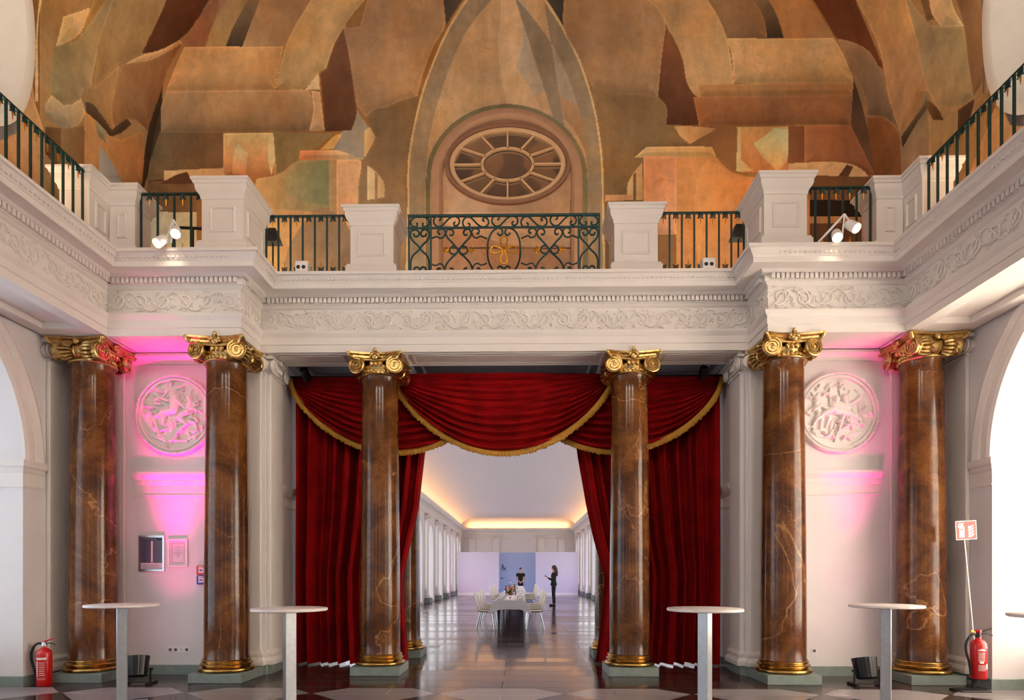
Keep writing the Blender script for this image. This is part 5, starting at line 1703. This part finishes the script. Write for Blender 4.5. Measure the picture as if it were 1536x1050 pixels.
# ================================================================== DINING HALL
HX, HY0, HY1 = 4.30, 10.95, 47.0
w = MB()
for s in (-1, 1):
    a, b = sorted((s * 3.3, s * (HX + .6)))
bayw = 3.55; y_first = 13.2
ycs = [y_first + bayw * i for i in range(10)]
for s, nm in ((-1, 'wall_hall_left'), (1, 'wall_hall_right')):
    w = MB(); hw = .85; zsp = 3.0; t = .55
    edges = [HY0]
    for c in ycs: edges += [c - hw, c + hw]
    edges.append(HY1)
    for i in range(0, len(edges), 2):
        a, b = edges[i], edges[i + 1]
        x0, x1 = sorted((s * HX, s * (HX + t)))
        w.box(x0, x1, a, b, 0, 5.6)
    for c in ycs:
        N = 16
        for i in range(N):
            t0, t1 = pi * i / N, pi * (i + 1) / N
            ya, yb = c - hw * cos(t0), c - hw * cos(t1); za, zb = zsp + hw * sin(t0), zsp + hw * sin(t1)
            for x in (s * HX, s * (HX + t)):
                w.add([(x, ya, za), (x, yb, zb), (x, yb, 5.6), (x, ya, 5.6)], [(0, 1, 2, 3)])
            w.add([(s * HX, ya, za), (s * HX, yb, zb), (s * (HX + t), yb, zb), (s * (HX + t), ya, za)], [(0, 1, 2, 3)])
        x0, x1 = sorted((s * HX, s * (HX + t)))
        w.box(x0, x1, c - hw, c + hw, 0, .12)
    o = struct(w.build(nm, M['plaster_wall'], smooth=False), '%s wall of the dining hall with arched windows' % ('left' if s < 0 else 'right'), 'wall')
    cn = MB(); pth = [(s * HX, HY0), (s * HX, HY1)]
    if s > 0: pth = pth[::-1]
    cn.sweep(pth, [(0, 4.28), (.03, 4.30), (.03, 4.38), (.05, 4.40), (.05, 4.52), (.10, 4.56), (.14, 4.62), (.30, 4.66), (.34, 4.74), (.38, 4.80), (.38, 4.84), (.30, 4.84), (.0, 4.80)])
    cn.build('cornice', M['plaster'], o, ang=30)
    for i, c in enumerate(ycs):
        x = s * (HX + .50)
        g = MB()
        g.cbox(x, c, 2.0, .05, .05, 3.7)
        for z in (.9, 1.7, 2.5, 3.3): g.cbox(x, c, z, .05, 1.66, .04)
        f = struct(g.build('window_%d' % (10 + i + (0 if s < 0 else 10)), M['white'], smooth=False), 'arched hall window %d along the %s wall' % (i + 1, 'left' if s < 0 else 'right'), 'window')
        p = MB(); N = 16
        poly = [(c - hw, .12), (c + hw, .12)] + [(c + hw * cos(pi * q / N), zsp + hw * sin(pi * q / N)) for q in range(N + 1)]
        p.add([(x + s * .04, y_, z_) for y_, z_ in poly], [tuple(range(len(poly)))])
        p.build('pane', M['sky'], f, smooth=False)

# hall ceiling: coved and flat
hc = MB()
prf = [(HX + .05, 4.80)] + [(3.1 + 1.2 * cos(q * pi / 2 / 12), 4.82 + .72 * sin(q * pi / 2 / 12)) for q in range(13)]
prf = [(x, z) for x, z in prf]
full = [(-x, z) for x, z in prf] + [(x, z) for x, z in reversed(prf)]
vs = []; fs = []
for y in (HY0, HY1 - 1.2):
    vs += [(x, y, z) for x, z in full]
n = len(full)
for i in range(n - 1): fs.append((i, i + 1, n + i + 1, n + i))
hc.add(vs, fs)
# end cove
vs = []; fs = []
for q in range(13):
    a = q * pi / 2 / 12
    vs += [(-4.35, HY1 - 1.2 + 1.2 * cos(a), 4.82 + .72 * sin(a)), (4.35, HY1 - 1.2 + 1.2 * cos(a), 4.82 + .72 * sin(a))]
for q in range(12): fs.append((2 * q, 2 * q + 1, 2 * q + 3, 2 * q + 2))
hc.add(vs, fs)
struct(hc.build('ceiling_hall', M['ceil_hall'], ang=40), 'coved white hall ceiling glowing amber along its edges', 'ceiling')
e = MB(); e.box(-5, 5, HY1, HY1 + .2, 0, 5.6)
o = struct(e.build('wall_hall_end', M['plaster_wall'], smooth=False), 'far end wall of the dining hall', 'wall')
cn = MB().sweep([(-HX, HY1), (HX, HY1)], [(0, 4.1), (.03, 4.12), (.03, 4.38), (.05, 4.40), (.05, 4.52), (.10, 4.56), (.14, 4.62), (.30, 4.66), (.38, 4.80), (.38, 4.84), (0, 4.80)])
cn.build('cornice', M['plaster'], o, ang=30)
e = MB(); e.box(-5, -3.36, HY0 - .05, HY0 + .05, 0, 5.6); e.box(3.36, 5, HY0 - .05, HY0 + .05, 0, 5.6); e.box(-5, 5, HY0 - .05, HY0 + .05, 4.60, 5.6); e.box(-5, 5, HY0 - .05, HY1, 5.6, 5.7)
struct(e.build('wall_hall_entrance', M['plaster_wall'], smooth=False), 'wall round the entrance of the dining hall', 'wall')
pm = None
ordn = ['first', 'second', 'third', 'fourth', 'fifth', 'sixth', 'seventh', 'eighth', 'ninth', 'tenth', 'eleventh', 'twelfth']
def hall_pilaster(x, y, rz, label, group=None):
    global pm
    p = empty('pilaster', (x, y, 0), rz, label, 'pilaster', group)
    if pm:
        for ch in kids(pm):
            d = ch.copy(); COL.objects.link(d); d.parent = p
        return p
    pm = p
    MB().bev(-.42, .42, -.26, 0, 0, .26, .01).build('plinth', M['plinth'], p, smooth=False)
    MB().bev(-.30, .30, -.16, 0, .26, .42, .02).build('base', M['plaster'], p, smooth=False)
    MB().bev(-.25, .25, -.12, 0, .42, 4.02, .01).build('shaft', M['plaster'], p, smooth=False)
    pilaster_capital(p, M['plaster'], .46, .12, 4.0)
    return p
for s, sd in ((-1, 'left'), (1, 'right')):
    for i in range(9):
        y = (ycs[i] + ycs[i + 1]) / 2
        if y < 21: continue
        k = i - 2
        hall_pilaster(s * HX, y, -s * pi / 2, 'white pilaster on a grey block, %s along the %s wall of the hall' % (ordn[k], sd))
for k, x in enumerate((-3.5, -1.65, 1.75, 3.3)):
    hall_pilaster(x, HY1, 0, ['leftmost', 'second from left', 'second from right', 'rightmost'][k] + ' pilaster showing above the partition on the end wall')

# partition panels
def partition(x0, x1, y, h, mat, label):
    e = empty('partition_wall', ((x0 + x1) / 2, y, 0), 0, label, 'partition')
    W = x1 - x0
    MB().box(-W / 2, W / 2, 0, .12, 0, h).build('panel', mat, e, smooth=False)
    MB().box(-W / 2, W / 2, -.02, 0, 0, .16).build('skirting', M['white'], e, smooth=False)
    return e
partition(-3.92, -1.22, 40, 2.80, M['partition'], 'white partition on the left below the hall end wall, tinted rose')
partition(-1.22, 1.18, 41.0, 2.80, M['partition_blue'], 'recessed pale blue partition behind the standing man')
partition(1.18, 3.92, 40, 2.80, M['partition'], 'white partition on the right behind the woman, tinted violet')
# return faces of the side panels
sgn = empty('toilet_sign', (-.98, 40.99, 1.78), 0, 'tiny dark wheelchair pictogram on the blue partition', 'sign')
q = MB()
q.tube([(.10 * cos(a), 0, -.05 + .10 * sin(a)) for a in [2.0 + k * .4 for k in range(13)]], .018, 5)
q.sphere((-.02, 0, .20), .04, 8, 6); q.tube([(-.02, 0, .15), (0, 0, -.02), (.12, 0, -.04), (.18, 0, -.16)], .022, 5); q.tube([(-.02, 0, .08), (.10, 0, .07)], .016, 5)
q.tube([(.15, 0, .0), (.22, 0, .02)], .016, 5)
q.build('pictogram', M['black'], sgn)
dp = empty('door_plate', (-1.05, 40.99, 1.10), 0, 'tiny dark plate under the wheelchair pictogram', 'sign')
MB().box(-.07, .07, -.01, 0, -.03, .03).build('plate', M['black'], dp, smooth=False)

# ---- long table
TX = -.04; TY0, TY1 = 15.45, 32.8
tb = empty('dining_table', (TX, (TY0 + TY1) / 2, 0), 0, 'long dining table with black legs under a white cloth', 'table')
L = TY1 - TY0
MB().box(-.36, .36, -L / 2 + .03, L / 2 - .03, .70, .735).build('tabletop', M['plaster_grey'], tb, smooth=False)
lg = None
for i in range(5):
    for s in (-1, 1):
        y = -L / 2 + .16 + (L - .32) * i / 4
        if lg is None:
            k = MB(); k.tube([(0, 0, .70), (0, 0, .35), (0, 0, 0)], [.05, .036, .024], 4); lg = k.build('leg', M['black'], tb, smooth=False); c = lg
        else: c = lg.copy(); COL.objects.link(c)
        c.location = (s * .29, y, 0)
# cloth
def cloth():
    m = MB()
    per = []
    hx, hy = .385, L / 2
    N1, N2 = 16, 120
    for i in range(N1): per.append((-hx + 2 * hx * i / N1, -hy, 0, -1))
    for i in range(N2): per.append((hx, -hy + 2 * hy * i / N2, 1, 0))
    for i in range(N1): per.append((hx - 2 * hx * i / N1, hy, 0, 1))
    for i in range(N2): per.append((-hx, hy - 2 * hy * i / N2, -1, 0))
    n = len(per)
    rings = []
    def cornerness(x, y):
        dx = hx - abs(x); dy = hy - abs(y)
        return math.exp(-((dx + dy) / .075) ** 2)
    for lv in range(5):
        t = lv / 4
        row = []
        for k, (x, y, nx, ny) in enumerate(per):
            c = cornerness(x, y)
            drop = (.225 + .10 * c + (.05 if nx else 0) * (1 - c)) * t
            out = (.012 + .02 * sin(k * 1.1) * (1 if nx else .3)) * t + (.16 * c * t)
            cx_ = (1 if x > 0 else -1) if c > .05 else nx
            cy_ = (1 if y > 0 else -1) if c > .05 else ny
            row.append((x + (nx + (cx_ - nx) * c) * out, y + (ny + (cy_ - ny) * c) * out * (.35 if ny else 1), .745 - drop - (.004 * t)))
        rings.append(row)
    vs = [p for r_ in rings for p in r_]; fs = []
    for lv in range(4):
        for i in range(n):
            j = (i + 1) % n; fs.append((lv * n + i, lv * n + j, (lv + 1) * n + j, (lv + 1) * n + i))
    fs.append(tuple(range(n)))
    m.add(vs, fs)
    o = m.build('tablecloth', M['linen'], ang=50)
    o.location = (TX, (TY0 + TY1) / 2, 0)
    return tag(o, 'white tablecloth with drooping corners over the long dining table', 'tablecloth')
cloth()

# ---- chairs
chair0 = None
def chair(x, y, rz, label):
    global chair0
    c = empty('dining_chair', (x, y, 0), rz, label, 'chair', 'white chairs along the dining table')
    if chair0:
        for ch in kids(chair0):
            d = ch.copy(); COL.objects.link(d); d.parent = c
        return c
    chair0 = c
    # local: seat front towards +Y
    def seat(u, v):
        x_ = (-.215 + .43 * u) * (1 - .06 * (v > .9)); y_ = -.21 + .42 * v
        z = .455 + .018 * ((2 * u - 1) ** 2) - .02 * max(0, v - .8) * 5 * .5 + .0
        return (x_, y_, z)
    o = MB().grid(10, 10, seat).build('seat', M['ivory'], c); md = o.modifiers.new('t', 'SOLIDIFY'); md.thickness = .016
    def back(u, v):
        w_ = .215 + .012 * sin(pi * v) - .01 * v
        x_ = -w_ + 2 * w_ * u
        y_ = -.21 - .085 * v ** 1.2 - .03 * (1 - (2 * u - 1) ** 2)
        z = .455 + .475 * v - .012 * ((2 * u - 1) ** 2) * v
        return (x_, y_, z)
    o = MB().grid(10, 12, back).build('backrest', M['ivory'], c); md = o.modifiers.new('t', 'SOLIDIFY'); md.thickness = .016
    MB().bev(-.17, .17, -.16, .16, .425, .443, .004).build('seat_frame', M['alu'], c, smooth=False)
    for sx in (-1, 1):
        for sy in (-1, 1):
            MB().tube([(sx * .15, sy * .14, .435), (sx * .19, sy * .19 + (-.06 if sy < 0 else .02), .0)], [.017, .011], 10).build('leg', M['chrome'], c)
    return c
rowy = [15.8, 16.9, 18.0, 19.1] + [23.3, 24.9, 26.5, 28.1]
for s, sd in ((-1, 'left'), (1, 'right')):
    for i, y in enumerate(rowy):
        k = i % 4
        if i < 4: lab = 'white chair %s from the near end on the %s side, near group' % (['first', 'second', 'third', 'fourth'][k], sd)
        else: lab = 'white chair %s from the near end on the %s side, far group' % (['first', 'second', 'third', 'fourth'][k], sd)
        chair(TX + s * .62, y, s * pi / 2, lab)

# ---- table setting
def vase(x, y, sc_, label, seed, kinds):
    rnd = random.Random(seed)
    e = empty('flower_arrangement', (x, y, .745), 0, label, 'flowers')
    MB().lathe([(0, 0), (.045, 0), (.07, .03), (.075, .07), (.055, .11), (.05, .115), (.05, .10), (0, .09)], 20).build('vase', M['glass'], e)
    lf = MB()
    for i in range(22):
        a = rnd.uniform(0, 2 * pi); l = rnd.uniform(.10, .19) * sc_; el = rnd.uniform(-.1, 1.2)
        d = Vector((cos(a) * cos(el), sin(a) * cos(el), sin(el)))
        b = Vector((0, 0, .10)); 
        lf.tube([b, b + d * l * .5, b + d * l], [.012, .022, .003], 5, flat=.4)
    lf.build('foliage', M['darkgreen'], e)
    for i in range(13):
        a = rnd.uniform(0, 2 * pi); rr = rnd.uniform(.02, .11) * sc_; z = .12 + rnd.uniform(0, .17) * sc_
        c = (rr * cos(a), rr * sin(a), z); m = MB()
        for q in range(6):
            b = q * pi / 3
            m.sphere((c[0] + .016 * cos(b), c[1] + .016 * sin(b), c[2]), .017, 6, 5, (1, 1, .7))
        m.sphere((c[0], c[1], c[2] + .008), .016, 6, 5)
        m.build('blossom', M[kinds[i % len(kinds)]], e)
    return e
vase(TX - .02, 16.3, 1.1, 'nearest flower arrangement in pink, orange and yellow on the tablecloth', 3, ['pink', 'orange', 'yellow', 'orange'])
vase(TX - .05, 19.5, 1.0, 'middle flower arrangement in red and white on the tablecloth', 5, ['pink', 'white', 'orange'])
vase(TX - .05, 24.5, 1.1, 'farthest flower arrangement, mostly white, at the back of the table', 8, ['white', 'yellow'])
gl0 = None
tm = 0
for i, y in enumerate([15.85, 16.62, 17.39, 18.16, 20.6, 22.0, 23.35, 24.5]):
    for s in (-1, 1):
        sd = 'left' if s < 0 else 'right'
        nm = '%s place from the near end, %s side' % (ordn[i], sd)
        p = MB().lathe([(0, .002), (.07, .002), (.10, .014), (.125, .02), (.125, .023), (.098, .018), (.068, .006), (0, .006)], 28).build('plate', M['white'])
        p.location = (TX + s * .25, y, .745); tag(p, 'white dinner plate at the ' + nm, 'plate', 'plates on the dining table')
        nk = MB().add([(-.05, -.05, 0), (.05, -.05, 0), (.05, .05, 0), (-.05, .05, 0), (0, 0, .10)], [(0, 1, 2, 3), (0, 1, 4), (1, 2, 4), (2, 3, 4), (3, 0, 4)]).build('napkin', M['linen'], smooth=False)
        nk.location = (TX + s * .25, y, .7525); tag(nk, 'folded white napkin at the ' + nm, 'napkin', 'napkins on the plates')
        g = MB().lathe([(0, 0), (.033, .002), (.005, .008), (.004, .09), (.03, .12), (.038, .16), (.032, .21), (.031, .21), (.036, .16), (.028, .122), (0, .10)], 20).build('wine_glass', M['glass'])
        g.location = (TX + s * .13, y + .14, .745); tag(g, 'clear wine glass at the ' + nm, 'glass', 'wine glasses on the dining table')
for i, (x, y) in enumerate([(-.16, 18.0), (-.2, 19.3), (-.14, 21.0), (.04, 21.8)]):
    b = MB().lathe([(0, 0), (.036, 0), (.037, .01), (.037, .17), (.03, .20), (.014, .23), (.013, .30), (0, .30)], 16).build('bottle', M['rubber'])
    b.location = (TX + x, y, .745); tag(b, 'dark wine bottle on the tablecloth, %s from the near end' % ordn[i], 'bottle', 'bottles on the dining table')

# ================================================================== PEOPLE
def skin_mesh(name, joints, edges, mat, parent, root=0, sub=2):
    me = bpy.data.meshes.new(name)
    me.from_pydata([j[0] for j in joints], edges, [])
    me.materials.append(mat)
    o = bpy.data.objects.new(name, me); COL.objects.link(o); o.parent = parent
    md = o.modifiers.new('skin', 'SKIN'); md.use_smooth_shade = True
    sv = me.skin_vertices[0].data
    for i, j in enumerate(joints):
        r_ = j[1] if isinstance(j[1], tuple) else (j[1], j[1])
        sv[i].radius = r_; sv[i].use_root = (i == root)
    sb = o.modifiers.new('sub', 'SUBSURF'); sb.levels = sub; sb.render_levels = sub
    return o
def hand(base, d, up, side, J, E, k0, hold=.3):
    """adds palm and five finger chains; base joint index k0"""
    d = Vector(d).normalized(); up = Vector(up).normalized(); sdv = d.cross(up).normalized() * side
    b = Vector(base)
    J.append((tuple(b + d * .045), (.036, .018))); E.append((k0, len(J) - 1)); pk = len(J) - 1
    for i, (off, ln) in enumerate(((-.030, .060), (-.010, .070), (.010, .066), (.029, .052))):
        p1 = b + d * .085 + sdv * off; p2 = p1 + d * ln * .5 - up * ln * hold * .4; p3 = p2 + d * ln * .35 - up * ln * hold
        n = len(J); J.extend([(tuple(p1), .0095), (tuple(p2), .0085), (tuple(p3), .0075)])
        E.extend([(pk, n), (n, n + 1), (n + 1, n + 2)])
    p1 = b + d * .03 - sdv * .035; p2 = p1 + d * .035 - sdv * .02; n = len(J)
    J.extend([(tuple(p1), .011), (tuple(p2), .009)]); E.extend([(pk, n), (n, n + 1)])

def person(loc, rz, label, H, woman):
    e = empty('person', loc, rz, label, 'person')
    k = H / 1.75
    def P(x, y, z): return (x * k, y * k, z * k)
    # faces local -Y
    if woman: sh, hip = .150, .090
    else: sh, hip = .195, .09
    J = [(P(0, 0, .95), (.10 * k, .085 * k)), (P(0, .0, 1.10), (.115 * k, .085 * k)), (P(0, .0, 1.28), (.145 * k, .10 * k)), (P(0, .01, 1.42), (.09 * k, .07 * k)), (P(0, .0, 1.50), (.052 * k, .055 * k)),
         (P(0, -.01, 1.575), (.062 * k, .07 * k)), (P(0, -.005, 1.65), (.076 * k, .092 * k)), (P(0, 0, 1.715), (.055 * k, .065 * k))]
    E = [(i, i + 1) for i in range(7)]
    for s in (-1, 1):
        n = len(J)
        J += [(P(s * hip, 0, .86), .066 * k), (P(s * (hip + .005), -.01, .50), .058 * k), (P(s * (hip + .01), .01, .28), .052 * k), (P(s * (hip + .01), .02, .09), .036 * k), (P(s * (hip + .015), -.02, .04), (.04 * k, .03 * k)), (P(s * (hip + .02), -.12, .03), (.038 * k, .022 * k))]
        E += [(0, n)] + [(n + i, n + i + 1) for i in range(5)]
    arms = []
    for s in (-1, 1):
        n = len(J)
        if woman:
            el = P(s * .20, -.02, 1.10); wr = P(s * .075, -.27, 1.22)
        else:
            el = P(s * .255, .02, 1.10); wr = P(s * .065, -.15, .95)
        J += [(P(s * sh, .01, 1.385), .045 * k), (el, .040 * k), (wr, .025 * k)]
        E += [(3, n), (n, n + 1), (n + 1, n + 2)]
        d = (Vector(wr) - Vector(el)).normalized()
        if woman: hand(wr, d + Vector((-s * .1, 0, .3)), (0, .7, -.7) if False else (-s, 0, .2), s, J, E, n + 2, .5)
        else: hand(wr, d + Vector((-s * .4, -.1, -.2)), (0, -1, .1), s, J, E, n + 2, .3)
        arms.append((P(s * sh, .01, 1.39), el, wr))
    body = skin_mesh('body', J, E, M['skin'], e)
    # face details
    f = MB()
    for s in (-1, 1):
        f.sphere(P(s * .028, -.088, 1.645), .009 * k, 8, 6)
    f.build('eye', M['black'], body)
    f = MB().tube([P(0, -.086, 1.65), P(0, -.106, 1.615), P(0, -.09, 1.605)], [.007, .013, .006], 6).build('nose', M['skin'], body)
    f = MB().tube([P(-.022, -.085, 1.578), P(0, -.092, 1.576), P(.022, -.085, 1.578)], .005, 6).build('mouth', M['wine'], body)
    f = MB()
    for s in (-1, 1): f.sphere(P(s * .078, .0, 1.635), .024 * k, 8, 6, (.4, .7, 1.1))
    f.build('ear', M['skin'], body)
    # clothes
    JT = [(P(0, 0, .84), (.165 * k, .160 * k)), (P(0, 0, .95), (.168 * k, .160 * k)), (P(0, 0, 1.10), (.132 * k, .102 * k)), (P(0, 0, 1.28), ((.160 if woman else .185) * k, (.135 if woman else .15) * k)), (P(0, .01, 1.40), ((.115 if woman else .15) * k, (.10 if woman else .12) * k)), (P(0, .005, 1.475), (.080 * k, .080 * k))]
    ET = [(0, 1), (1, 2), (2, 3), (3, 4), (4, 5)]
    for (a, b, c), s in zip(arms, (-1, 1)):
        n = len(JT)
        if woman:
            JT += [(a, .066 * k), (b, .053 * k), (tuple(Vector(b).lerp(Vector(c), .93)), .036 * k)]
            ET += [(4, n), (n, n + 1), (n + 1, n + 2)]
        else:
            JT += [(a, .068 * k), (tuple(Vector(a).lerp(Vector(b), .55)), .055 * k)]
            ET += [(4, n), (n, n + 1)]
    skin_mesh('jacket' if woman else 't_shirt', JT, ET, M['suit'], e)
    JB = [(P(0, 0, 1.06), (.125 * k, .095 * k)), (P(0, 0, .90), (.165 * k, .150 * k))]
    EB = [(0, 1)]
    for s in (-1, 1):
        n = len(JB)
        JB += [(P(s * hip, 0, .82), .098 * k), (P(s * (hip + .005), -.01, .50), .074 * k), (P(s * (hip + .01), .015, .25), .068 * k), (P(s * (hip + .01), .015, .07), .062 * k)]
        EB += [(1, n), (n, n + 1), (n + 1, n + 2), (n + 2, n + 3)]
    skin_mesh('trousers', JB, EB, M['suit'], e)
    for s in (-1, 1):
        sh_ = MB(); x = (hip + .015) * s
        sh_.bev((x - .048) * k, (x + .048) * k, -.19 * k, .08 * k, 0, .07 * k, .02)
        sh_.build('shoe', M['black'], e)
    if woman:
        h = MB()
        h.sphere(P(0, .022, 1.668), .108 * k, 16, 12, (.92, 1.0, .98))
        h.tube([P(0, .06, 1.66), P(0, .095, 1.55), P(0, .11, 1.42), P(0, .125, 1.28)], [.085 * k, .082 * k, .085 * k, .045 * k], 12)
        h.build('hair', M['hair'], e)
        ph = MB().bev(-.036, .036, -.004, .004, -.075, .075, .003, T(0, -.37 * k, 1.33 * k) @ RX(-.5))
        # the phone is held, so it is its own thing
        o = ph.build('smartphone', M['black'])
        o.matrix_world = e.matrix_basis if False else o.matrix_world
        o.location = loc; o.rotation_euler = (0, 0, rz)
        tag(o, 'dark smartphone held up by the woman in black', 'phone')
    else:
        h = MB(); h.sphere(P(0, .015, 1.690), .090 * k, 16, 12, (.93, 1.08, .78)); h.build('hair', M['darkhair'], e)
    return e
person((1.66, 27.0, 0), -pi / 2 - .15, 'woman in black suit with long brown hair, holding a phone, seen from the side', 1.76, True)
person((.20, 35.0, 0), 0, 'man in black T-shirt with clasped hands standing behind the table', 1.74, False)

# ================================================================== LIGHTS
def area(name, loc, rot, sx, sy, power, col, spread=None, vis=True):
    l = bpy.data.lights.new(name, 'AREA'); l.shape = 'RECTANGLE'; l.size = sx; l.size_y = sy
    l.energy = power; l.color = col
    if spread: l.spread = spread
    o = bpy.data.objects.new(name, l); COL.objects.link(o); o.location = loc; o.rotation_euler = rot
    return o
def spot(name, loc, target, power, col, ang, blend=.5, size=.05):
    l = bpy.data.lights.new(name, 'SPOT'); l.energy = power; l.color = col; l.spot_size = ang; l.spot_blend = blend; l.shadow_soft_size = size
    o = bpy.data.objects.new(name, l); COL.objects.link(o); o.location = loc
    o.rotation_euler = (Vector(target) - Vector(loc)).to_track_quat('-Z', 'Y').to_euler()
    return o
COOL = (.80, .89, 1.0); WARM = (1.0, .87, .72)
# daylight outside the ground-floor windows
for yc in (5.63, .6):
    area('daylight_and_fill', (-7.1, yc, 2.5), (0, -pi / 2, 0), 4.2, 4.0, 145 if yc > 5 else 80, COOL)
    area('daylight_and_fill', (7.1, yc, 2.5), (0, pi / 2, 0), 4.2, 4.0, 560 if yc > 5 else 200, (1, .84, .67))
for x, c in ((-3.6, COOL), (0, (1, .97, .95)), (3.6, WARM)):
    area('daylight_and_fill', (x, -1.95, 2.4), (pi / 2, 0, 0), 1.4, 3.6, 14, c)
    area('daylight_and_fill', (x, -1.95, 8.3), (pi / 2, 0, 0), 1.4, 2.5, 172, (1, .88, .74))  # added soft fill from high behind the camera, for mural and entablature
# gallery uplights behind the parapets
AMB = (1.0, .74, .46)
for x in (-4.6, 4.6):
    area('gallery_uplight', (x * .62, 9.3, 5.6), (R(180 - 22), 0, 0), 2.6, .15, 26, AMB)
for s in (-1, 1):
    area('gallery_uplight', (s * 5.75, 4.5, 5.6), (R(180), 0, 0), .15, 6, 60, AMB)
    area('gallery_uplight', (s * 5.2, 9.6, 5.6), (R(180 - 25), 0, 0), 1.2, .15, 8, AMB)

# clamp spotlights
spot('spot_left', (-4.0, 7.36, 5.45), (-4.4, 7.9, 4.4), 6, (1, .8, .58), R(95), .8)
spot('spot_right', (4.1, 7.36, 5.45), (3.6, 7.9, 4.4), 6, (1, .8, .58), R(95), .8)
# magenta LED floor lights
spot('magenta_left', (-4.66, 7.93, .38), (-4.55, 8.66, 3.9), 1500, (1, .0, .30), R(30), .9, .06)
spot('magenta_left', (-4.66, 7.93, .38), (-4.50, 8.62, 2.7), 85, (1, .06, .34), R(64), 1, .08)
spot('magenta_right', (4.62, 7.93, .38), (4.95, 8.66, 4.0), 520, (1, .0, .36), R(28), .9, .06)
spot('magenta_right', (4.62, 7.93, .38), (4.8, 8.62, 2.7), 25, (1, .06, .34), R(64), 1, .08)
# hall: window light, coves, pier glow
for s in (-1, 1):
    area('hall_daylight', (s * (HX - .02), 29, 2.3), (0, s * pi / 2, 0), 3.2, 32, 285, (.93, .95, 1.0))
    area('cove_light', (s * 4.0, 29, 4.87), (R(180), -s * .30, 0), .1, 34, 170, (1, .52, .18))
area('cove_light', (0, HY1 - .25, 4.87), (R(180 - 25), 0, 0), 7.6, .1, 60, (1, .52, .18))
for y in (27, 30.9, 34.5, 38):
    spot('pier_glow', (-4.0, y - .9, .3), (-4.25, y - .9, 2.5), 6, (1, .25, .2), R(80), .6)
area('partition_light', (-3.0, 37.5, .25), (R(100), 0, -.3), 1.0, .2, 14, (1, .45, .75))
area('partition_light', (3.2, 37.5, .25), (R(100), 0, .3), 1.0, .2, 14, (.6, .35, 1))
area('partition_light', (0, 38, .3), (R(100), 0, 0), 1.0, .2, 20, (.4, .6, 1))

w = bpy.data.worlds.new('world'); sc.world = w; w.use_nodes = True
w.node_tree.nodes['Background'].inputs[0].default_value = (.80, .88, 1.0, 1)
w.node_tree.nodes['Background'].inputs[1].default_value = .35
